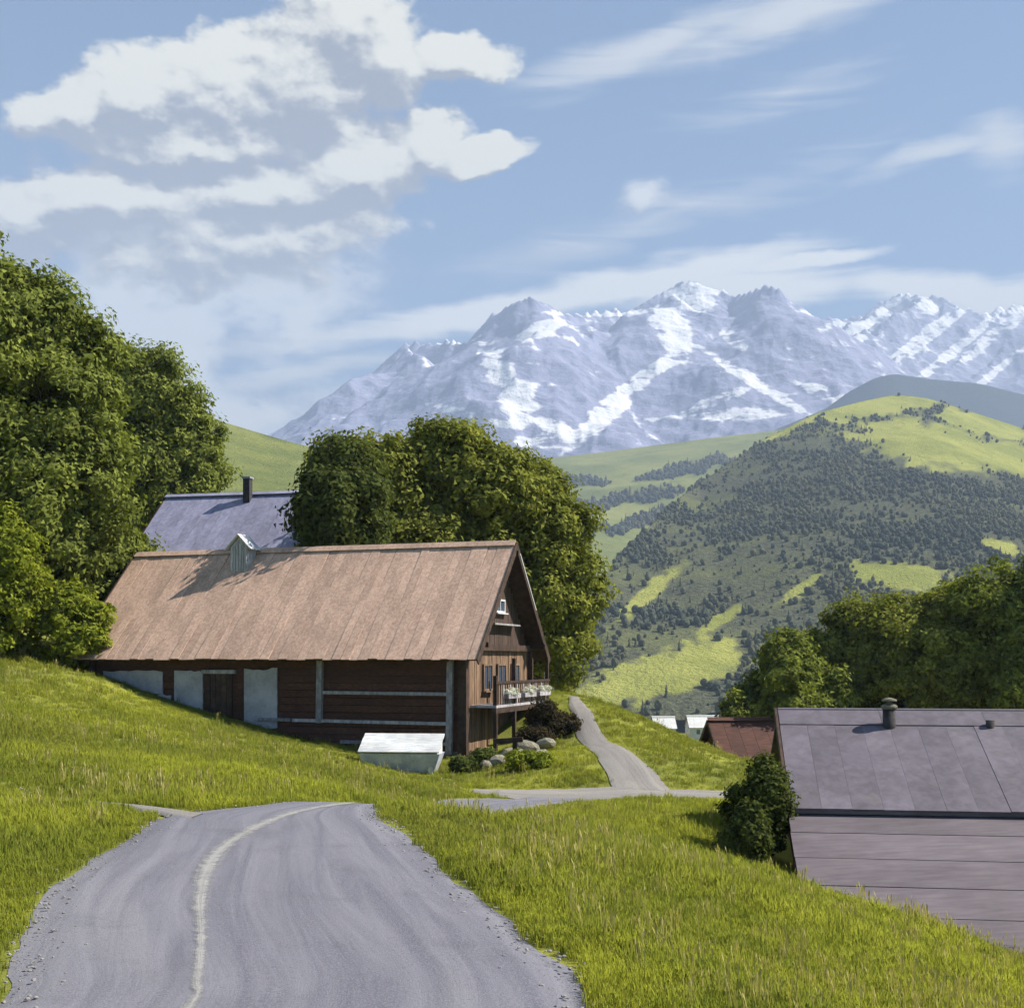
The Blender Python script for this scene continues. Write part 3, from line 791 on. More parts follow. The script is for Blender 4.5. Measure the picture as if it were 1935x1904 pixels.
pat1 = [(455,341,40,6,0), (485,345,14,20,10), (540,330,30,14,-20), (672,330,38,30,60), (640,380,70,13,-35), (690,300,32,20,20), (700,288,30,8,10), (600,420,60,16,-40), (560,430,40,14,30), (520,400,22,40,-30), (500,370,16,45,-35), (545,440,40,14,0),
        (760,385,90,9,32), (830,395,45,12,20), (740,415,60,14,0), (715,400,40,10,-20), (470,415,60,8,15), (600,312,60,7,0), (735,340,20,14,40), (450,430,30,10,0)]
o = link_mesh('mountain', np_mesh('mountain', Vm.reshape(-1, 3), grid_faces(*Vm.shape[:2]), M['mountain'], vattr={'snow': snow_field(Vm, pat1, 0.30).ravel()})); tag(o, kind='structure')
crest2 = [(px_, py_, 7600 + 260*math.sin(px_*0.03)) for px_, py_ in [(760,400),(800,340),(820,325),(838,319),(857,313),(880,301),(900,293),(915,290),(930,294),(945,300),(960,309),(975,312),(990,308),(1005,305),(1024,302),(1060,297),(1100,300),(1160,330),(1230,370)]]
spurs2 = [[(915,293,7600),(890,318,7200),(858,346,6800),(822,378,6300)], [(945,303,7500),(925,330,7100),(895,360,6600)], [(975,315,7500),(945,340,7100),(912,366,6600)], [(1005,309,7500),(975,338,7050),(945,366,6600)], [(1040,304,7550),(1010,335,7050),(980,368,6600)], [(880,305,7550),(852,330,7200),(815,360,6700)], [(1075,302,7500),(1060,340,7000),(1030,372,6600)]]
Vm2 = mountain(crest2, spurs2, 1350, 4500, 5600, 8300, 150, 420, 280, 0.90, 9.0)
pat2 = [(870,318,70,9,-32), (850,345,60,10,-40), (920,300,26,14,35), (905,350,80,8,-40), (960,345,90,9,-40), (1000,330,60,12,-38), (1010,310,40,10,-10), (820,340,40,12,-40), (985,380,60,6,-40), (945,325,60,7,-40)]
o = link_mesh('mountain', np_mesh('mountain', Vm2.reshape(-1, 3), grid_faces(*Vm2.shape[:2]), M['mountain'], vattr={'snow': snow_field(Vm2, pat2, 0.31).ravel()})); tag(o, kind='structure')

# ------------------------------------------------------------------ the old timber barn
def world_of(root, p):
    m_ = Matrix.Translation(root.location) @ root.rotation_euler.to_matrix().to_4x4()
    return m_ @ Vector(p)
rj = random.Random(5)
LB, DB, EZ, OH, OX = 17.6, 8.4, 3.9, 0.7, 0.75
barn = empty('timber_barn', (-1.85, 49.0, -3.9), R(-18.2))
tag(barn, 'long old brown timber barn with a tan board roof, set into the grassy bank', 'barn')
RID = EZ + OH + DB/2
def roofz(y): return RID - abs(y - DB/2)
# plinth
mb = MB(); mb.box((-LB/2, DB/2, -0.35), (LB+0.1, DB+0.1, 1.1)); mb.build('plinth', M['foundation'], barn)
# front wall: horizontal planks
zc_, hgt = 0.2, 0.30
while zc_ < 4.05:
    box('plank', M['barn_dark'], barn, (-LB/2 + rj.uniform(-.02, .02), 0.06 + rj.uniform(-.014, .014), zc_+hgt/2), (LB, 0.12, hgt-0.022), (0, rj.uniform(-.0012, .0012), 0))
    zc_ += hgt
mb = MB(); mb.box((-LB/2, 0.17, 2.25), (LB-0.2, 0.06, 4.5)); mb.box((-LB/2, DB-0.1, 2.25), (LB-0.2, 0.12, 4.5)); mb.build('wall', M['dark_timber'], barn)
mb = MB(); mb.prism([(0.25, 0.1), (DB-0.2, 0.1), (DB-0.2, EZ+OH-0.1), (DB/2, RID-0.25), (0.25, EZ+OH-0.1)], 'x', -LB+0.1, -LB+0.02); mb.build('wall', M['gable_dark'], barn)
mb = MB(); mb.prism([(0.25, 0.1), (DB-0.2, 0.1), (DB-0.2, EZ+OH-0.1), (DB/2, RID-0.25), (0.25, EZ+OH-0.1)], 'x', -0.16, -0.10); mb.build('wall', M['gable_dark'], barn)
# gable: upright planks, pale warm below, overhang shade painted as darker planks above the tie beam
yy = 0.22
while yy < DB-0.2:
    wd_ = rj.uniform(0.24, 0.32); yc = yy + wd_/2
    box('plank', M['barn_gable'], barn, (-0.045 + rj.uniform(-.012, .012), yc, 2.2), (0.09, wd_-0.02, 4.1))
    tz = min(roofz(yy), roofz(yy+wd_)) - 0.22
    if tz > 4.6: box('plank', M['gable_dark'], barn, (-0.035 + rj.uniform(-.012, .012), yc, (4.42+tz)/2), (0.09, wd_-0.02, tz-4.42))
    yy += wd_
box('tie_beam', M['dark_timber'], barn, (0.08, DB/2, 4.36), (0.24, DB-0.1, 0.26))
# posts and rails of the front
for x_, s_, zt in ((-0.08, 0.34, 4.35), (-LB+0.15, 0.30, 4.35)):
    box('post', M['dark_timber'], barn, (x_, 0.02, zt/2), (s_, s_, zt))
box('post', M['dark_timber'], barn, (0.02, DB-0.1, 2.2), (0.3, 0.3, 4.3))
for x_, z0, z1 in ((-0.62, 0.1, 4.3), (-6.35, 1.25, 4.35)):
    box('post', M['grey_timber'], barn, (x_, -0.10, (z0+z1)/2), (0.24, 0.20, z1-z0), (0, R(1.0), 0))
for z_, xa, xb in ((2.50, -6.2, -0.75), (1.33, -7.6, -0.75), (0.50, -5.4, -0.75), (1.36, -9.2, -7.7)):
    box('rail', M['grey_timber'], barn, ((xa+xb)/2, -0.085, z_), (xb-xa, 0.16, 0.13), (0, R(rj.uniform(-.35, .35)), 0))
for x0, x1, z0, z1 in ((-9.9, -8.35, 1.0, 3.45), (-13.3, -11.9, 1.5, 3.35), (-16.9, -13.9, 2.35, 3.35), (-14.9, -13.5, 1.7, 2.3)):
    mb = MB()
    n = 7; top = [(x0 + (x1-x0)*i/n, z1 + rj.uniform(-.07, .07)) for i in range(n+1)]; bot = [(x1 - (x1-x0)*i/n, z0 + rj.uniform(-.14, .10)) for i in range(n+1)]
    mb.prism(top + bot, 'y', -0.075, 0.02); mb.build('plaster_panel', M['plaster'], barn)
d_ = box('door', M['barn_dark'], barn, (-11.1, -0.05, 2.1), (1.25, 0.10, 2.3))
for i in range(5): box('door_board', M['dark_timber'], barn, (-11.62 + i*0.26, -0.115, 2.1), (0.235, 0.03, 2.26))
box('door_lintel', M['grey_timber'], barn, (-11.1, -0.12, 3.34), (1.6, 0.14, 0.16))
box('eave_beam', M['dark_timber'], barn, (-LB/2, -0.05, 4.22), (LB+0.3, 0.2, 0.18))
# roof
rise = math.sqrt(2)
SL = (DB/2+OH)*rise
x0, x1 = -LB-0.6, OX
for side in (1, -1):
    mb = MB(); ym = DB/2 - side*(DB/2+OH)/2
    mb.box(((x0+x1)/2, ym, EZ + (DB/2+OH)/2 - 0.07), (x1-x0-0.06, SL-0.04, 0.09), (side*R(45), 0, 0)); mb.build('roof_deck', M['dark_timber'], barn)
def on_slope(s, lift):          # distance up the front slope, height off it
    return (-OH + s/rise - lift/rise, EZ + s/rise + lift/rise)
xx = x0
while xx < x1-0.02:
    wd_ = min(rj.uniform(0.36, 0.44), x1-xx)
    for s0, s1, lf in ((-0.06, SL+0.02, 0.02),):
        a_ = s0 + rj.uniform(-.05, .05) if s0 > 0 else s0 + rj.uniform(-.05, .02)
        y_, z_ = on_slope((a_+s1)/2, lf + rj.uniform(0, .012))
        box('roof_board', M['barn_roof'], barn, (xx+wd_/2, y_, z_), (wd_-0.008, s1-a_, 0.03), (R(45 + rj.uniform(-.25, .25)), R(rj.uniform(-.5, .5)), 0))
    xx += wd_
for k_ in range(3):
    xa, xb = x0 + (x1-x0)*k_/3, x0 + (x1-x0)*(k_+1)/3
    for sd in (-1, 1):
        box('ridge_board', M['barn_roof'] if sd < 0 else M['dark_timber'], barn, ((xa+xb)/2, DB/2 + sd*0.105, RID+0.03), (xb-xa-0.02, 0.32, 0.035), (-sd*R(45), 0, 0))
for side in (1, -1):            # barge boards on both gable ends
    for xg in (OX+0.03, x0-0.03):
        ym = DB/2 - side*(DB/2+OH)/2
        o = box('barge_board', M['dark_timber'], barn, (xg, ym, EZ + (DB/2+OH)/2 - 0.10), (0.05, SL+0.1, 0.30), (side*R(45), 0, 0))
box('barge_lit_edge', M['white_paint'], barn, (OX+0.06, DB/2+1.55, RID-1.55-0.02), (0.03, 3.3, 0.05), (-R(45), 0, 0))  # pale strip paints the sunlit edge of the right barge board
for i in range(26):              # rafter ends under the eave
    box('rafter', M['dark_timber'], barn, (-LB + 0.3 + i*0.67, -0.25, EZ+0.25), (0.12, 0.95, 0.14), (R(45), 0, 0))
for sd in (1, -1):              # brackets under the gable overhang
    box('bracket', M['dark_timber'], barn, (0.42, DB/2 + sd*3.9, 4.45), (0.95, 0.18, 0.2))
box('purlin', M['dark_timber'], barn, (0.42, DB/2, RID-0.42), (0.95, 0.2, 0.22))
# attic opening and ledges
def window(parent, name, x, y, z, wy, hz, frame, nm=1):
    wroot = box(name, M[frame], parent, (x, y, z), (0.06, wy+0.16, hz+0.16))
    return wroot
def framed_window(parent, x, y, z, wy, hz, frame='grey_timber', pane='glass'):
    mb = MB(); t_ = 0.08
    for s in (-1, 1):
        mb.box((x, y + s*(wy/2+t_/2), z), (0.09, t_, hz+2*t_)); mb.box((x, y, z + s*(hz/2+t_/2)), (0.09, wy, t_))
    wroot = mb.build('window', M[frame], parent)
    for s in (-1, 1):
        b_ = MB(); b_.box((x-0.012, y + s*wy/4, z), (0.03, wy/2-0.04, hz)); b_.build('pane', M[pane], wroot)
    b_ = MB(); b_.box((x+0.01, y, z), (0.05, 0.045, hz)); b_.build('mullion', M[frame], wroot)
    b_ = MB(); b_.box((x+0.06, y, z-hz/2-t_-0.03), (0.2, wy+0.3, 0.055)); b_.build('sill', M[frame], wroot)
    return wroot
framed_window(barn, 0.05, DB/2-0.1, 6.15, 1.1, 0.42, 'white_paint')
box('ledge', M['grey_timber'], barn, (0.2, DB/2, 5.35), (0.4, 3.4, 0.07))
for yw in (2.5, 4.3, 6.2): framed_window(barn, 0.06, yw, 3.12, 0.95, 0.95, 'barn_gable')
# balcony
BZ = 1.98
box('balcony_deck', M['grey_timber'], barn, (0.55, 4.3, BZ), (1.1, 7.4, 0.10))
box('balcony_beam', M['dark_timber'], barn, (1.02, 4.3, BZ-0.16), (0.16, 7.5, 0.22))
for yv in (0.7, 3.1, 5.5, 7.9):
    box('balcony_post', M['dark_timber'], barn, (1.02, yv, (BZ+2.95)/2 - 0.75), (0.15, 0.15, 3.0 + 1.4 if yv > 1 else 3.0))
box('handrail', M['dark_timber'], barn, (1.05, 4.3, BZ+0.95), (0.12, 7.5, 0.10))
for i in range(25):
    box('baluster', M['barn_gable'] if i % 3 else M['grey_timber'], barn, (1.04, 0.75 + i*0.296, BZ+0.5), (0.05, 0.13, 0.84))
# roof vent on the ridge
vent = empty('roof_vent', world_of(barn, (-12.1, 3.6, 7.8)), R(-18))
vent.scale = (0.88, 0.88, 0.9)
tag(vent, 'small grey louvred vent with a pointed cap on the ridge of the tan roof', 'roof vent')
mb = MB(); mb.prism([(-0.5, -0.25), (0.5, -0.25), (0.5, 1.25), (0, 1.75), (-0.5, 1.25)], 'y', -0.42, 0.42); mb.build('body', M['vent_timber'], vent)
for i in range(6): box('slat', M['vent_timber'], vent, (-0.40 + i*0.16, -0.45, 0.52 + 0.06*(2.5-abs(i-2.5))), (0.115, 0.05, 1.35 + 0.12*(2.5-abs(i-2.5))))
for s in (-1, 1):
    box('cap_board', M['white_paint'] if s < 0 else M['vent_timber'], vent, (s*0.36, -0.02, 1.52), (1.08, 1.15, 0.06), (0, s*R(45), 0))

# ------------------------------------------------------------------ upper house with the slate-grey roof
def gable_house(name, loc, rz, L, D, wall_h, rise_h, oh, ox, mats, pw, cover='up', xleft=0.0):
    """local x along the ridge, front at y=0, ground at z=0"""
    h = empty(name, loc, rz)
    wl, rf = mats
    mb = MB(); mb.prism([(0, -1.5), (D, -1.5), (D, wall_h), (D/2, wall_h+rise_h-0.12), (0, wall_h)], 'x', 0, L); mb.build('wall', wl, h)
    ang = math.atan2(rise_h, D/2); ca, sa_ = math.cos(ang), math.sin(ang)
    sl = (D/2+oh)/ca
    for side in (1, -1):
        ym = D/2 - side*(D/2+oh)/2; zm = wall_h + rise_h - (D/2+oh)/2*math.tan(ang)
        if side == 1:
            n = max(2, round((L+2*ox)/pw)); st = (L+2*ox)/n
            for i in range(n):
                box('roof_panel', rf, h, (-ox + st*(i+0.5), ym, zm+0.03), (st-0.012, sl, 0.05), (ang, 0, 0))
        else:
            box('roof_panel', rf, h, (L/2, ym, zm+0.03), (L+2*ox, sl, 0.05), (-ang, 0, 0))
    box('ridge_cap', rf, h, (L/2, D/2 - 0.12, wall_h+rise_h+0.075), (L+2*ox+0.06, 0.34, 0.04), (ang*0.8, 0, 0))
    for xg in (-ox-0.03, L+ox+0.03):
        for side in (1, -1):
            ym = D/2 - side*(D/2+oh)/2; zm = wall_h + rise_h - (D/2+oh)/2*math.tan(ang)
            box('barge_board', M['dark_timber'], h, (xg, ym, zm-0.06), (0.05, sl, 0.22), (side*ang, 0, 0))
    return h
up = gable_house('house', (-21.5, 72.2, 3.2), R(-13), 9.3, 7.6, 3.3, 3.4, 0.7, 0.6, (M['brown_paint'], M['slate_up']), 0.62)
tag(up, 'brown house with a lavender grey roof uphill behind the barn', 'house')
for xw in (1.4, 3.6, 5.8):
    mb = MB(); mb.box((xw, -0.03, 1.9), (0.9, 0.06, 1.0)); wn_ = mb.build('window', M['glass'], up)
    mb = MB(); mb.box((xw, -0.05, 1.9), (0.05, 0.05, 1.0)); mb.box((xw, -0.05, 2.44), (1.1, 0.07, 0.08)); mb.box((xw, -0.05, 1.36), (1.1, 0.07, 0.08)); mb.build('frame', M['grey_timber'], wn_)
ch = MB(); ch.box((5.0, 3.3, 6.85), (0.42, 0.42, 1.5)); cho = ch.build('chimney', M['chimney'], up)
ch = MB(); ch.box((5.0, 3.3, 7.65), (0.54, 0.54, 0.10)); ch.build('cap', M['metal_grey'], cho)

# ------------------------------------------------------------------ low farmhouse at the right with its long two-tier roof
low = empty('farmhouse', (5.95, 26.4, -5.6), R(-8.5))
tag(low, 'low farmhouse with a big mauve grey two-tier roof beside the meadow', 'house')
ZE, ZR, YR = 2.40, 4.34, 4.3        # upper eave and ridge, local
LL = 9.6
mb = MB(); mb.prism([(0.3, -1), (8.4, -1), (8.4, 2.5), (YR, ZR-0.16), (0.3, 2.5)], 'x', 0.3, LL-0.2); mb.build('wall', M['brown_paint'], low)
ang = math.atan2(ZR-ZE, YR+0.1); sl = (YR+0.1)/math.cos(ang)
n = 15; st = LL/n
for i in range(n):
    jj = rj.uniform(-.006, .006)
    box('roof_panel', M['slate'], low, (st*(i+0.5), YR/2-0.05, (ZE+ZR)/2+jj), (st-0.004, sl, 0.05), (ang, 0, 0))
box('roof_panel', M['slate'], low, (LL/2, YR + 2.1, (ZE+ZR)/2), (LL, sl, 0.05), (-ang, 0, 0))
for k_ in range(4): box('ridge_cap', M['slate'], low, (LL*(k_+0.5)/4, YR-0.40, ZR-0.15), (LL/4-0.006, 0.92, 0.03), (ang*0.97, 0, 0))
box('eave_fascia', M['slate_low'], low, (LL/2, -0.06, ZE-0.055), (LL, 0.05, 0.07))
box('barge_board', M['dark_timber'], low, (-0.05, YR/2-0.05, (ZE+ZR)/2-0.07), (0.06, sl, 0.26), (ang, 0, 0))
# lean-to roof below: broad lapped boards
LA = math.atan2(1.75, 5.3)
for i in range(5):
    s = 0.3 + i*1.12
    box('roof_board', M['slate_low'], low, (LL/2-0.05 + rj.uniform(-.02, .02), -0.02 - s*math.cos(LA), ZE - 0.13 - s*math.sin(LA) + 0.028), (LL, 1.20, 0.016), (LA - 0.010, rj.uniform(-.002, .002), 0))
mb = MB(); mb.prism([(-0.05, ZE-0.33), (-0.05, -1.0), (-5.2, -1.0), (-5.2, ZE-0.33-1.70)], 'x', 0.25, LL-0.3); mb.build('wall', M['brown_paint'], low)
box('barge_board', M['dark_timber'], low, (-0.02, -0.15-2.75*math.cos(LA), ZE-0.34-2.75*math.sin(LA)), (0.07, 5.6, 0.22), (LA, 0, 0))
# stove pipe and roof pipe
def pipe(x, y, z0, z1, r0, capmat):
    mb = MB(); mb.tube([(x, y, z0), (x, y, z1)], [r0, r0], 14); po = mb.build('flue_pipe', M['chimney'], low, True)
    if capmat:
        mb = MB(); mb.tube([(x, y, z1-0.02), (x, y, z1+0.05), (x, y, z1+0.09)], [r0*1.15, r0*1.3, r0*0.9], 14)
        mb.tube([(x, y, z1+0.09), (x, y, z1+0.16)], [r0*0.4, r0*0.4], 10)
        mb.tube([(x, y, z1+0.16), (x, y, z1+0.21), (x, y, z1+0.25)], [r0*1.2, r0*1.1, r0*0.3], 14); mb.build('flue_cap', M[capmat], po, True)
pipe(2.55, 3.45, 3.4, 4.42, 0.15, 'boulder')
pipe(4.85, 3.45, 3.5, 4.15, 0.10, None)

# ------------------------------------------------------------------ buildings beyond the shoulder of the meadow
bb = gable_house('brown_barn', (10.9, 62.0, -8.35), R(4), 6.5, 6.0, 3.1, 2.0, 0.5, 0.4, (M['brown_paint'], M['brown_paint']), 0.7)
tag(bb, 'reddish brown wooden barn half hidden behind the grassy shoulder', 'barn')
for i, (pxa, pxb, pyt, lab) in enumerate(((655, 676, 717, 'smaller white cottage in the valley just beyond the grassy shoulder'), (690, 720, 716, 'wider white cottage in the valley beside the brown barn'))):
    Yc = 250.0; xa, xb = (pxa-CX)/F*Yc, (pxb-CX)/F*Yc; zt = (HY-pyt)/F*Yc
    g0 = gz((xa+xb)/2, Yc); L_ = xb-xa
    hh = gable_house('white_cottage', (xa, Yc, zt-4.6), R(3), L_, 5.0, 2.6, 2.0, 0.35, 0.25, (M['white_paint'], M['white_roof']), 1.2)
    tag(hh, lab, 'cottage', 'white cottages in the valley')
    for fx in (0.28, 0.72):
        mb = MB(); mb.box((L_*fx, -0.04, 1.5), (0.7, 0.08, 0.9)); mb.build('window', M['glass'], hh)

# ------------------------------------------------------------------ white trough in front of the barn
tx, ty = -4.15, 45.6
tr = empty('feed_trough', (tx, ty, gz(tx, ty)-0.05), R(-6))
tag(tr, 'white flared feed trough with a sloping lid in front of the barn', 'trough')
def ring(w_, d0, d1, z_): return [(-w_/2, d0, z_), (w_/2, d0, z_), (w_/2, d1, z_), (-w_/2, d1, z_)]
mb = MB()
lv = [ring(2.50, 0.10, 0.95, 0.0), ring(2.80, -0.02, 1.05, 0.40), ring(3.02, -0.10, 1.12, 0.72)]
vv_ = [q for l in lv for q in l]
mb.add(vv_, [(3,2,1,0)] + [(i*4+k, i*4+(k+1) % 4, i*4+4+(k+1) % 4, i*4+4+k) for i in range(2) for k in range(4)] + [(8,9,10,11)])
mb.build('basin', M['trough_side'], tr)
for k_ in range(4): box('lid_board', M['white_board'], tr, (rj.uniform(-.03, .03), 0.02 + k_*0.29, 0.86 + k_*0.15), (3.04, 0.34, 0.045), (R(28), 0, 0))
mb = MB(); mb.prism([(-0.1, 0.72), (1.1, 0.72), (1.1, 1.28)], 'x', -1.42, -1.36); mb.prism([(-0.1, 0.72), (1.1, 0.72), (1.1, 1.28)], 'x', 1.36, 1.42); mb.build('lid_end', M['white_paint'], tr)
for s in (-1, 1): box('leg', M['white_paint'], tr, (s*1.15, 0.12, 0.12), (0.16, 0.18, 0.5))

# ------------------------------------------------------------------ trees and bushes
def crown_mesh(name, lobes, n_clump, per, leaf, clump_r, seed, mat, hollow=0.55, bias=(0, 0, 0.25), tintshift=0.0):
    per = int(per*1.9); leaf = leaf*0.74
    r = np.random.default_rng(seed)
    lb = np.array(lobes, float)
    ar = (lb[:, 3]*lb[:, 4] + lb[:, 4]*lb[:, 5] + lb[:, 3]*lb[:, 5]); pr = ar/ar.sum()
    C = []; N = []
    while sum(len(c) for c in C) < n_clump:
        k = n_clump
        li = r.choice(len(lb), k, p=pr)
        d = r.normal(size=(k, 3)) + np.array(bias); d /= np.linalg.norm(d, axis=1)[:, None]
        rad = hollow + (1-hollow)*r.random(k)**0.45
        rad *= 1 + 0.16*np.sin(d[:, 0]*5+seed)*np.sin(d[:, 2]*6+seed*2) + 0.08*r.normal(size=k)
        c = lb[li, :3] + d*lb[li, 3:]*rad[:, None]
        # drop clumps buried in the middle of other lobes
        q = np.min(np.linalg.norm((c[:, None]-lb[None, :, :3])/lb[None, :, 3:], axis=2), axis=1)
        ok = q > hollow*0.9
        C.append(c[ok]); N.append(d[ok])
    C = np.concatenate(C)[:n_clump]; N = np.concatenate(N)[:n_clump]
    cr = clump_r*(0.6+0.8*r.random(n_clump))
    ct = r.random(n_clump)
    n = n_clump*per
    ci = np.repeat(np.arange(n_clump), per)
    off = r.normal(size=(n, 3)); off /= np.linalg.norm(off, axis=1)[:, None]
    off *= (r.random(n)**0.5)[:, None]*np.array([1, 1, 0.75])
    pos = C[ci] + off*cr[ci][:, None]
    nr = off*0.7 + N[ci]*0.5 + np.array([0, 0, 0.35]) + r.normal(size=(n, 3))*0.45
    nr /= np.linalg.norm(nr, axis=1)[:, None]
    a = np.cross(nr, r.normal(size=(n, 3))); a /= np.linalg.norm(a, axis=1)[:, None]
    b = np.cross(nr, a)
    s = leaf*(0.6+0.8*r.random(n))[:, None]
    droop = nr*s*0.18
    V = np.stack([pos - a*s - b*s*0.5, pos + b*s*0.62 + droop, pos + a*s - b*s*0.3], 1).reshape(-1, 3)
    Fq = np.arange(n*3).reshape(-1, 3)
    tint = np.clip(0.45*ct[ci] + 0.55*r.random(n) + tintshift, 0, 1)
    return np_mesh(name, V, Fq, mat, smooth=False, fattr={'tint': tint})
def tree(name, x, y, z, height, lobes, n_clump, per, leaf, cr, seed, mat, label, cat='tree', group=None, trunk_r=0.35, hollow=0.5, tintshift=0.0):
    """lobes are local to the foot of the tree"""
    o = empty(name, (x, y, z))
    tag(o, label, cat, group)
    r = random.Random(seed)
    mb = MB()
    top = Vector((lobes[0][0]*0.6, lobes[0][1]*0.6, height*0.72))
    pts = [Vector((0, 0, -0.5)), Vector((r.uniform(-.1, .1), 0, height*0.18)), top*0.55 + Vector((r.uniform(-.3, .3), r.uniform(-.3, .3), 0)), top]
    mb.tube(pts, [trunk_r*1.25, trunk_r, trunk_r*0.65, trunk_r*0.15], 9)
    to = mb.build('trunk', M['bark'], o, True)
    for lo in lobes[:7]:
        p0 = pts[1].lerp(pts[2], r.uniform(0.2, 0.95)); p1 = Vector(lo[:3])
        pm_ = p0.lerp(p1, 0.5) + Vector((0, 0, 0.4))
        mb = MB(); mb.tube([p0, pm_, p1], [trunk_r*0.45, trunk_r*0.28, trunk_r*0.08], 6); mb.build('limb', M['bark'], to, True)
    link_mesh('crown', crown_mesh('crown', lobes, n_clump, per, leaf, cr, seed, mat, hollow=hollow, tintshift=tintshift), o)
    return o
def lobed(cx, cy, cz, rx, ry, rz, n, seed, size=0.5):
    """an uneven crown: one body and a ring of smaller masses on it"""
    r = random.Random(seed); out_ = [(cx, cy, cz, rx*0.80, ry*0.80, rz*0.86)]
    for i in range(n):
        a = r.uniform(0, 6.283); e = r.uniform(-0.75, 1.35)
        k = r.uniform(0.55, 0.78); s = size*r.uniform(0.7, 1.15)
        out_.append((cx + math.cos(a)*math.cos(e)*rx*k, cy + math.sin(a)*math.cos(e)*ry*k, cz + math.sin(e)*rz*k, rx*s, ry*s, rz*s*0.85))
    return out_
z = gz(-26, 58)
tree('broadleaf_tree', -26, 58, z, 19, lobed(0, 0, 11.2-z*0.5, 6.6, 6.0, 8.4, 16, 1, 0.42) + [(3.4, -1, 4.5, 3.6, 3.2, 3.4), (5.2, -1.0, 7.0, 3.4, 3.2, 3.4), (4.6, -0.5, 11.0, 3.2, 3.0, 3.2), (3.2, 0, 14.4, 3.2, 3.0, 3.0), (1, -2, 3.5, 4, 3, 3)], 1500, 66, 0.20, 0.95, 21, M['leaf_big'], 'tallest dark green broadleaf tree at the picture edge, left of the barn', trunk_r=0.6)
z = gz(-24.0, 82)
tree('broadleaf_tree', -24.0, 82, z, 17, lobed(-1.2, 0, 10.6-z*0.4, 5.4, 5.0, 7.6, 12, 2, 0.42) + [(1.8, 0, 8.0, 3.0, 2.6, 3.6), (2.2, -0.3, 10.6, 2.8, 2.4, 2.8), (-3.0, 0, 14.4, 3.4, 2.6, 2.8), (-0.4, 0, 12.6, 3.2, 2.6, 2.8)], 1000, 64, 0.20, 0.9, 22, M['leaf_big'], 'dark green broadleaf tree standing between the edge tree and the upper house', trunk_r=0.5)
z = gz(-7.9, 61.8)
tree('broadleaf_tree', -7.9, 61.8, z, 11, lobed(0.1, -1.6, 7.0-z, 2.3, 3.4, 3.2, 9, 3, 0.45) + [(-0.6, -3.9, 7.0-z, 1.7, 1.7, 2.1)], 440, 60, 0.20, 0.8, 23, M['leaf_dark'], 'darkest tree behind the barn, touching the upper house roof', trunk_r=0.35)
z = gz(-4.9, 67.5)
tree('broadleaf_tree', -4.9, 67.5, z, 14, lobed(0, 0, 6.6-z, 6.1, 5.4, 6.7, 15, 4, 0.42) + [(-2.9, -2.6, 8.6-z, 2.8, 2.6, 3.0)], 1350, 62, 0.20, 0.9, 24, M['leaf_mid'], 'broad round green tree rising behind the middle of the barn roof', trunk_r=0.5)
z = gz(1.6, 67)
tree('broadleaf_tree', 1.4, 67, z, 11, lobed(0, 0, 4.8-z, 3.4, 3.0, 5.6, 10, 5, 0.45) + [(0.9, 0, 0.9-z, 1.9, 1.8, 2.4), (0.4, 0, 2.4-z, 2.2, 2.0, 2.6)], 720, 60, 0.19, 0.75, 25, M['leaf_mid'], 'narrower yellow green tree just right of the barn gable', trunk_r=0.35)
for i, (pxc, pyt, Yt, rx_, mt, lab) in enumerate((
        (795, 645, 72, 2.4, 'leaf_big', 'smallest round tree of the row behind the farmhouse roof'),
        (846, 604, 77, 3.5, 'leaf_mid', 'second tree from the valley end of the row behind the farmhouse'),
        (912, 598, 74, 3.6, 'leaf_mid', 'bright green tree above the flue pipe of the farmhouse'),
        (972, 588, 76, 3.6, 'leaf_mid', 'tree above the thin roof pipe of the farmhouse'),
        (1034, 556, 72, 4.2, 'leaf_big', 'tallest dark tree of the row behind the farmhouse, cut by the picture edge'))):
    xt = (pxc-CX)/F*Yt; zt = (HY-pyt)/F*Yt; z = gz(xt, Yt); H = zt-z
    tree('broadleaf_tree', xt, Yt, z, H, lobed(0, 0, H*0.60, rx_*1.08, rx_, H*0.44, 10, 30+i, 0.45), 560, 56, 0.20, 0.8, 40+i, M[mt], lab, group='trees behind the farmhouse', trunk_r=0.32)
def bush(x, y, rx_, h, mat, label, seed, n=130, per=56, leaf=0.13, cr=0.42, name='bush', zoff=0.0, tintshift=0.0, group=None):
    z = gz(x, y) + zoff
    o = empty(name, (x, y, z)); tag(o, label, 'bush', group)
    mb = MB(); r = random.Random(seed)
    for k in range(5):
        a = r.uniform(0, 6.28); mb.tube([(0, 0, -0.2), (math.cos(a)*rx_*0.3, math.sin(a)*rx_*0.3, h*0.35), (math.cos(a)*rx_*0.6, math.sin(a)*rx_*0.6, h*0.75)], [0.05, 0.035, 0.01], 5)
    mb.build('stem', M['bark'], o)
    link_mesh('foliage', crown_mesh('foliage', lobed(0, 0, h*0.5, rx_, rx_*0.9, h*0.52, 6, seed, 0.5), n, per, leaf, cr, seed, mat, hollow=0.45, tintshift=tintshift), o)
    return o
bush(-21.9, 52.5, 2.3, 6.2, M['leaf_yel'], 'tall yellow green bush on the bank at the picture edge', 61, 300, 60, 0.16, 0.6)
bush(-19.6, 54.2, 1.7, 3.6, M['leaf_yel'], 'lower yellow green bush beside the far corner of the barn', 62, 200, 56, 0.15, 0.5)
bush(-20.4, 59.5, 3.0, 7.0, M['leaf_big'], 'dark green bush under the big trees behind the barn end', 63, 340, 60, 0.18, 0.7)
bush(-24.5, 55.5, 3.0, 7.5, M['leaf_big'], 'shady green bush below the tallest tree', 64, 320, 60, 0.18, 0.7)
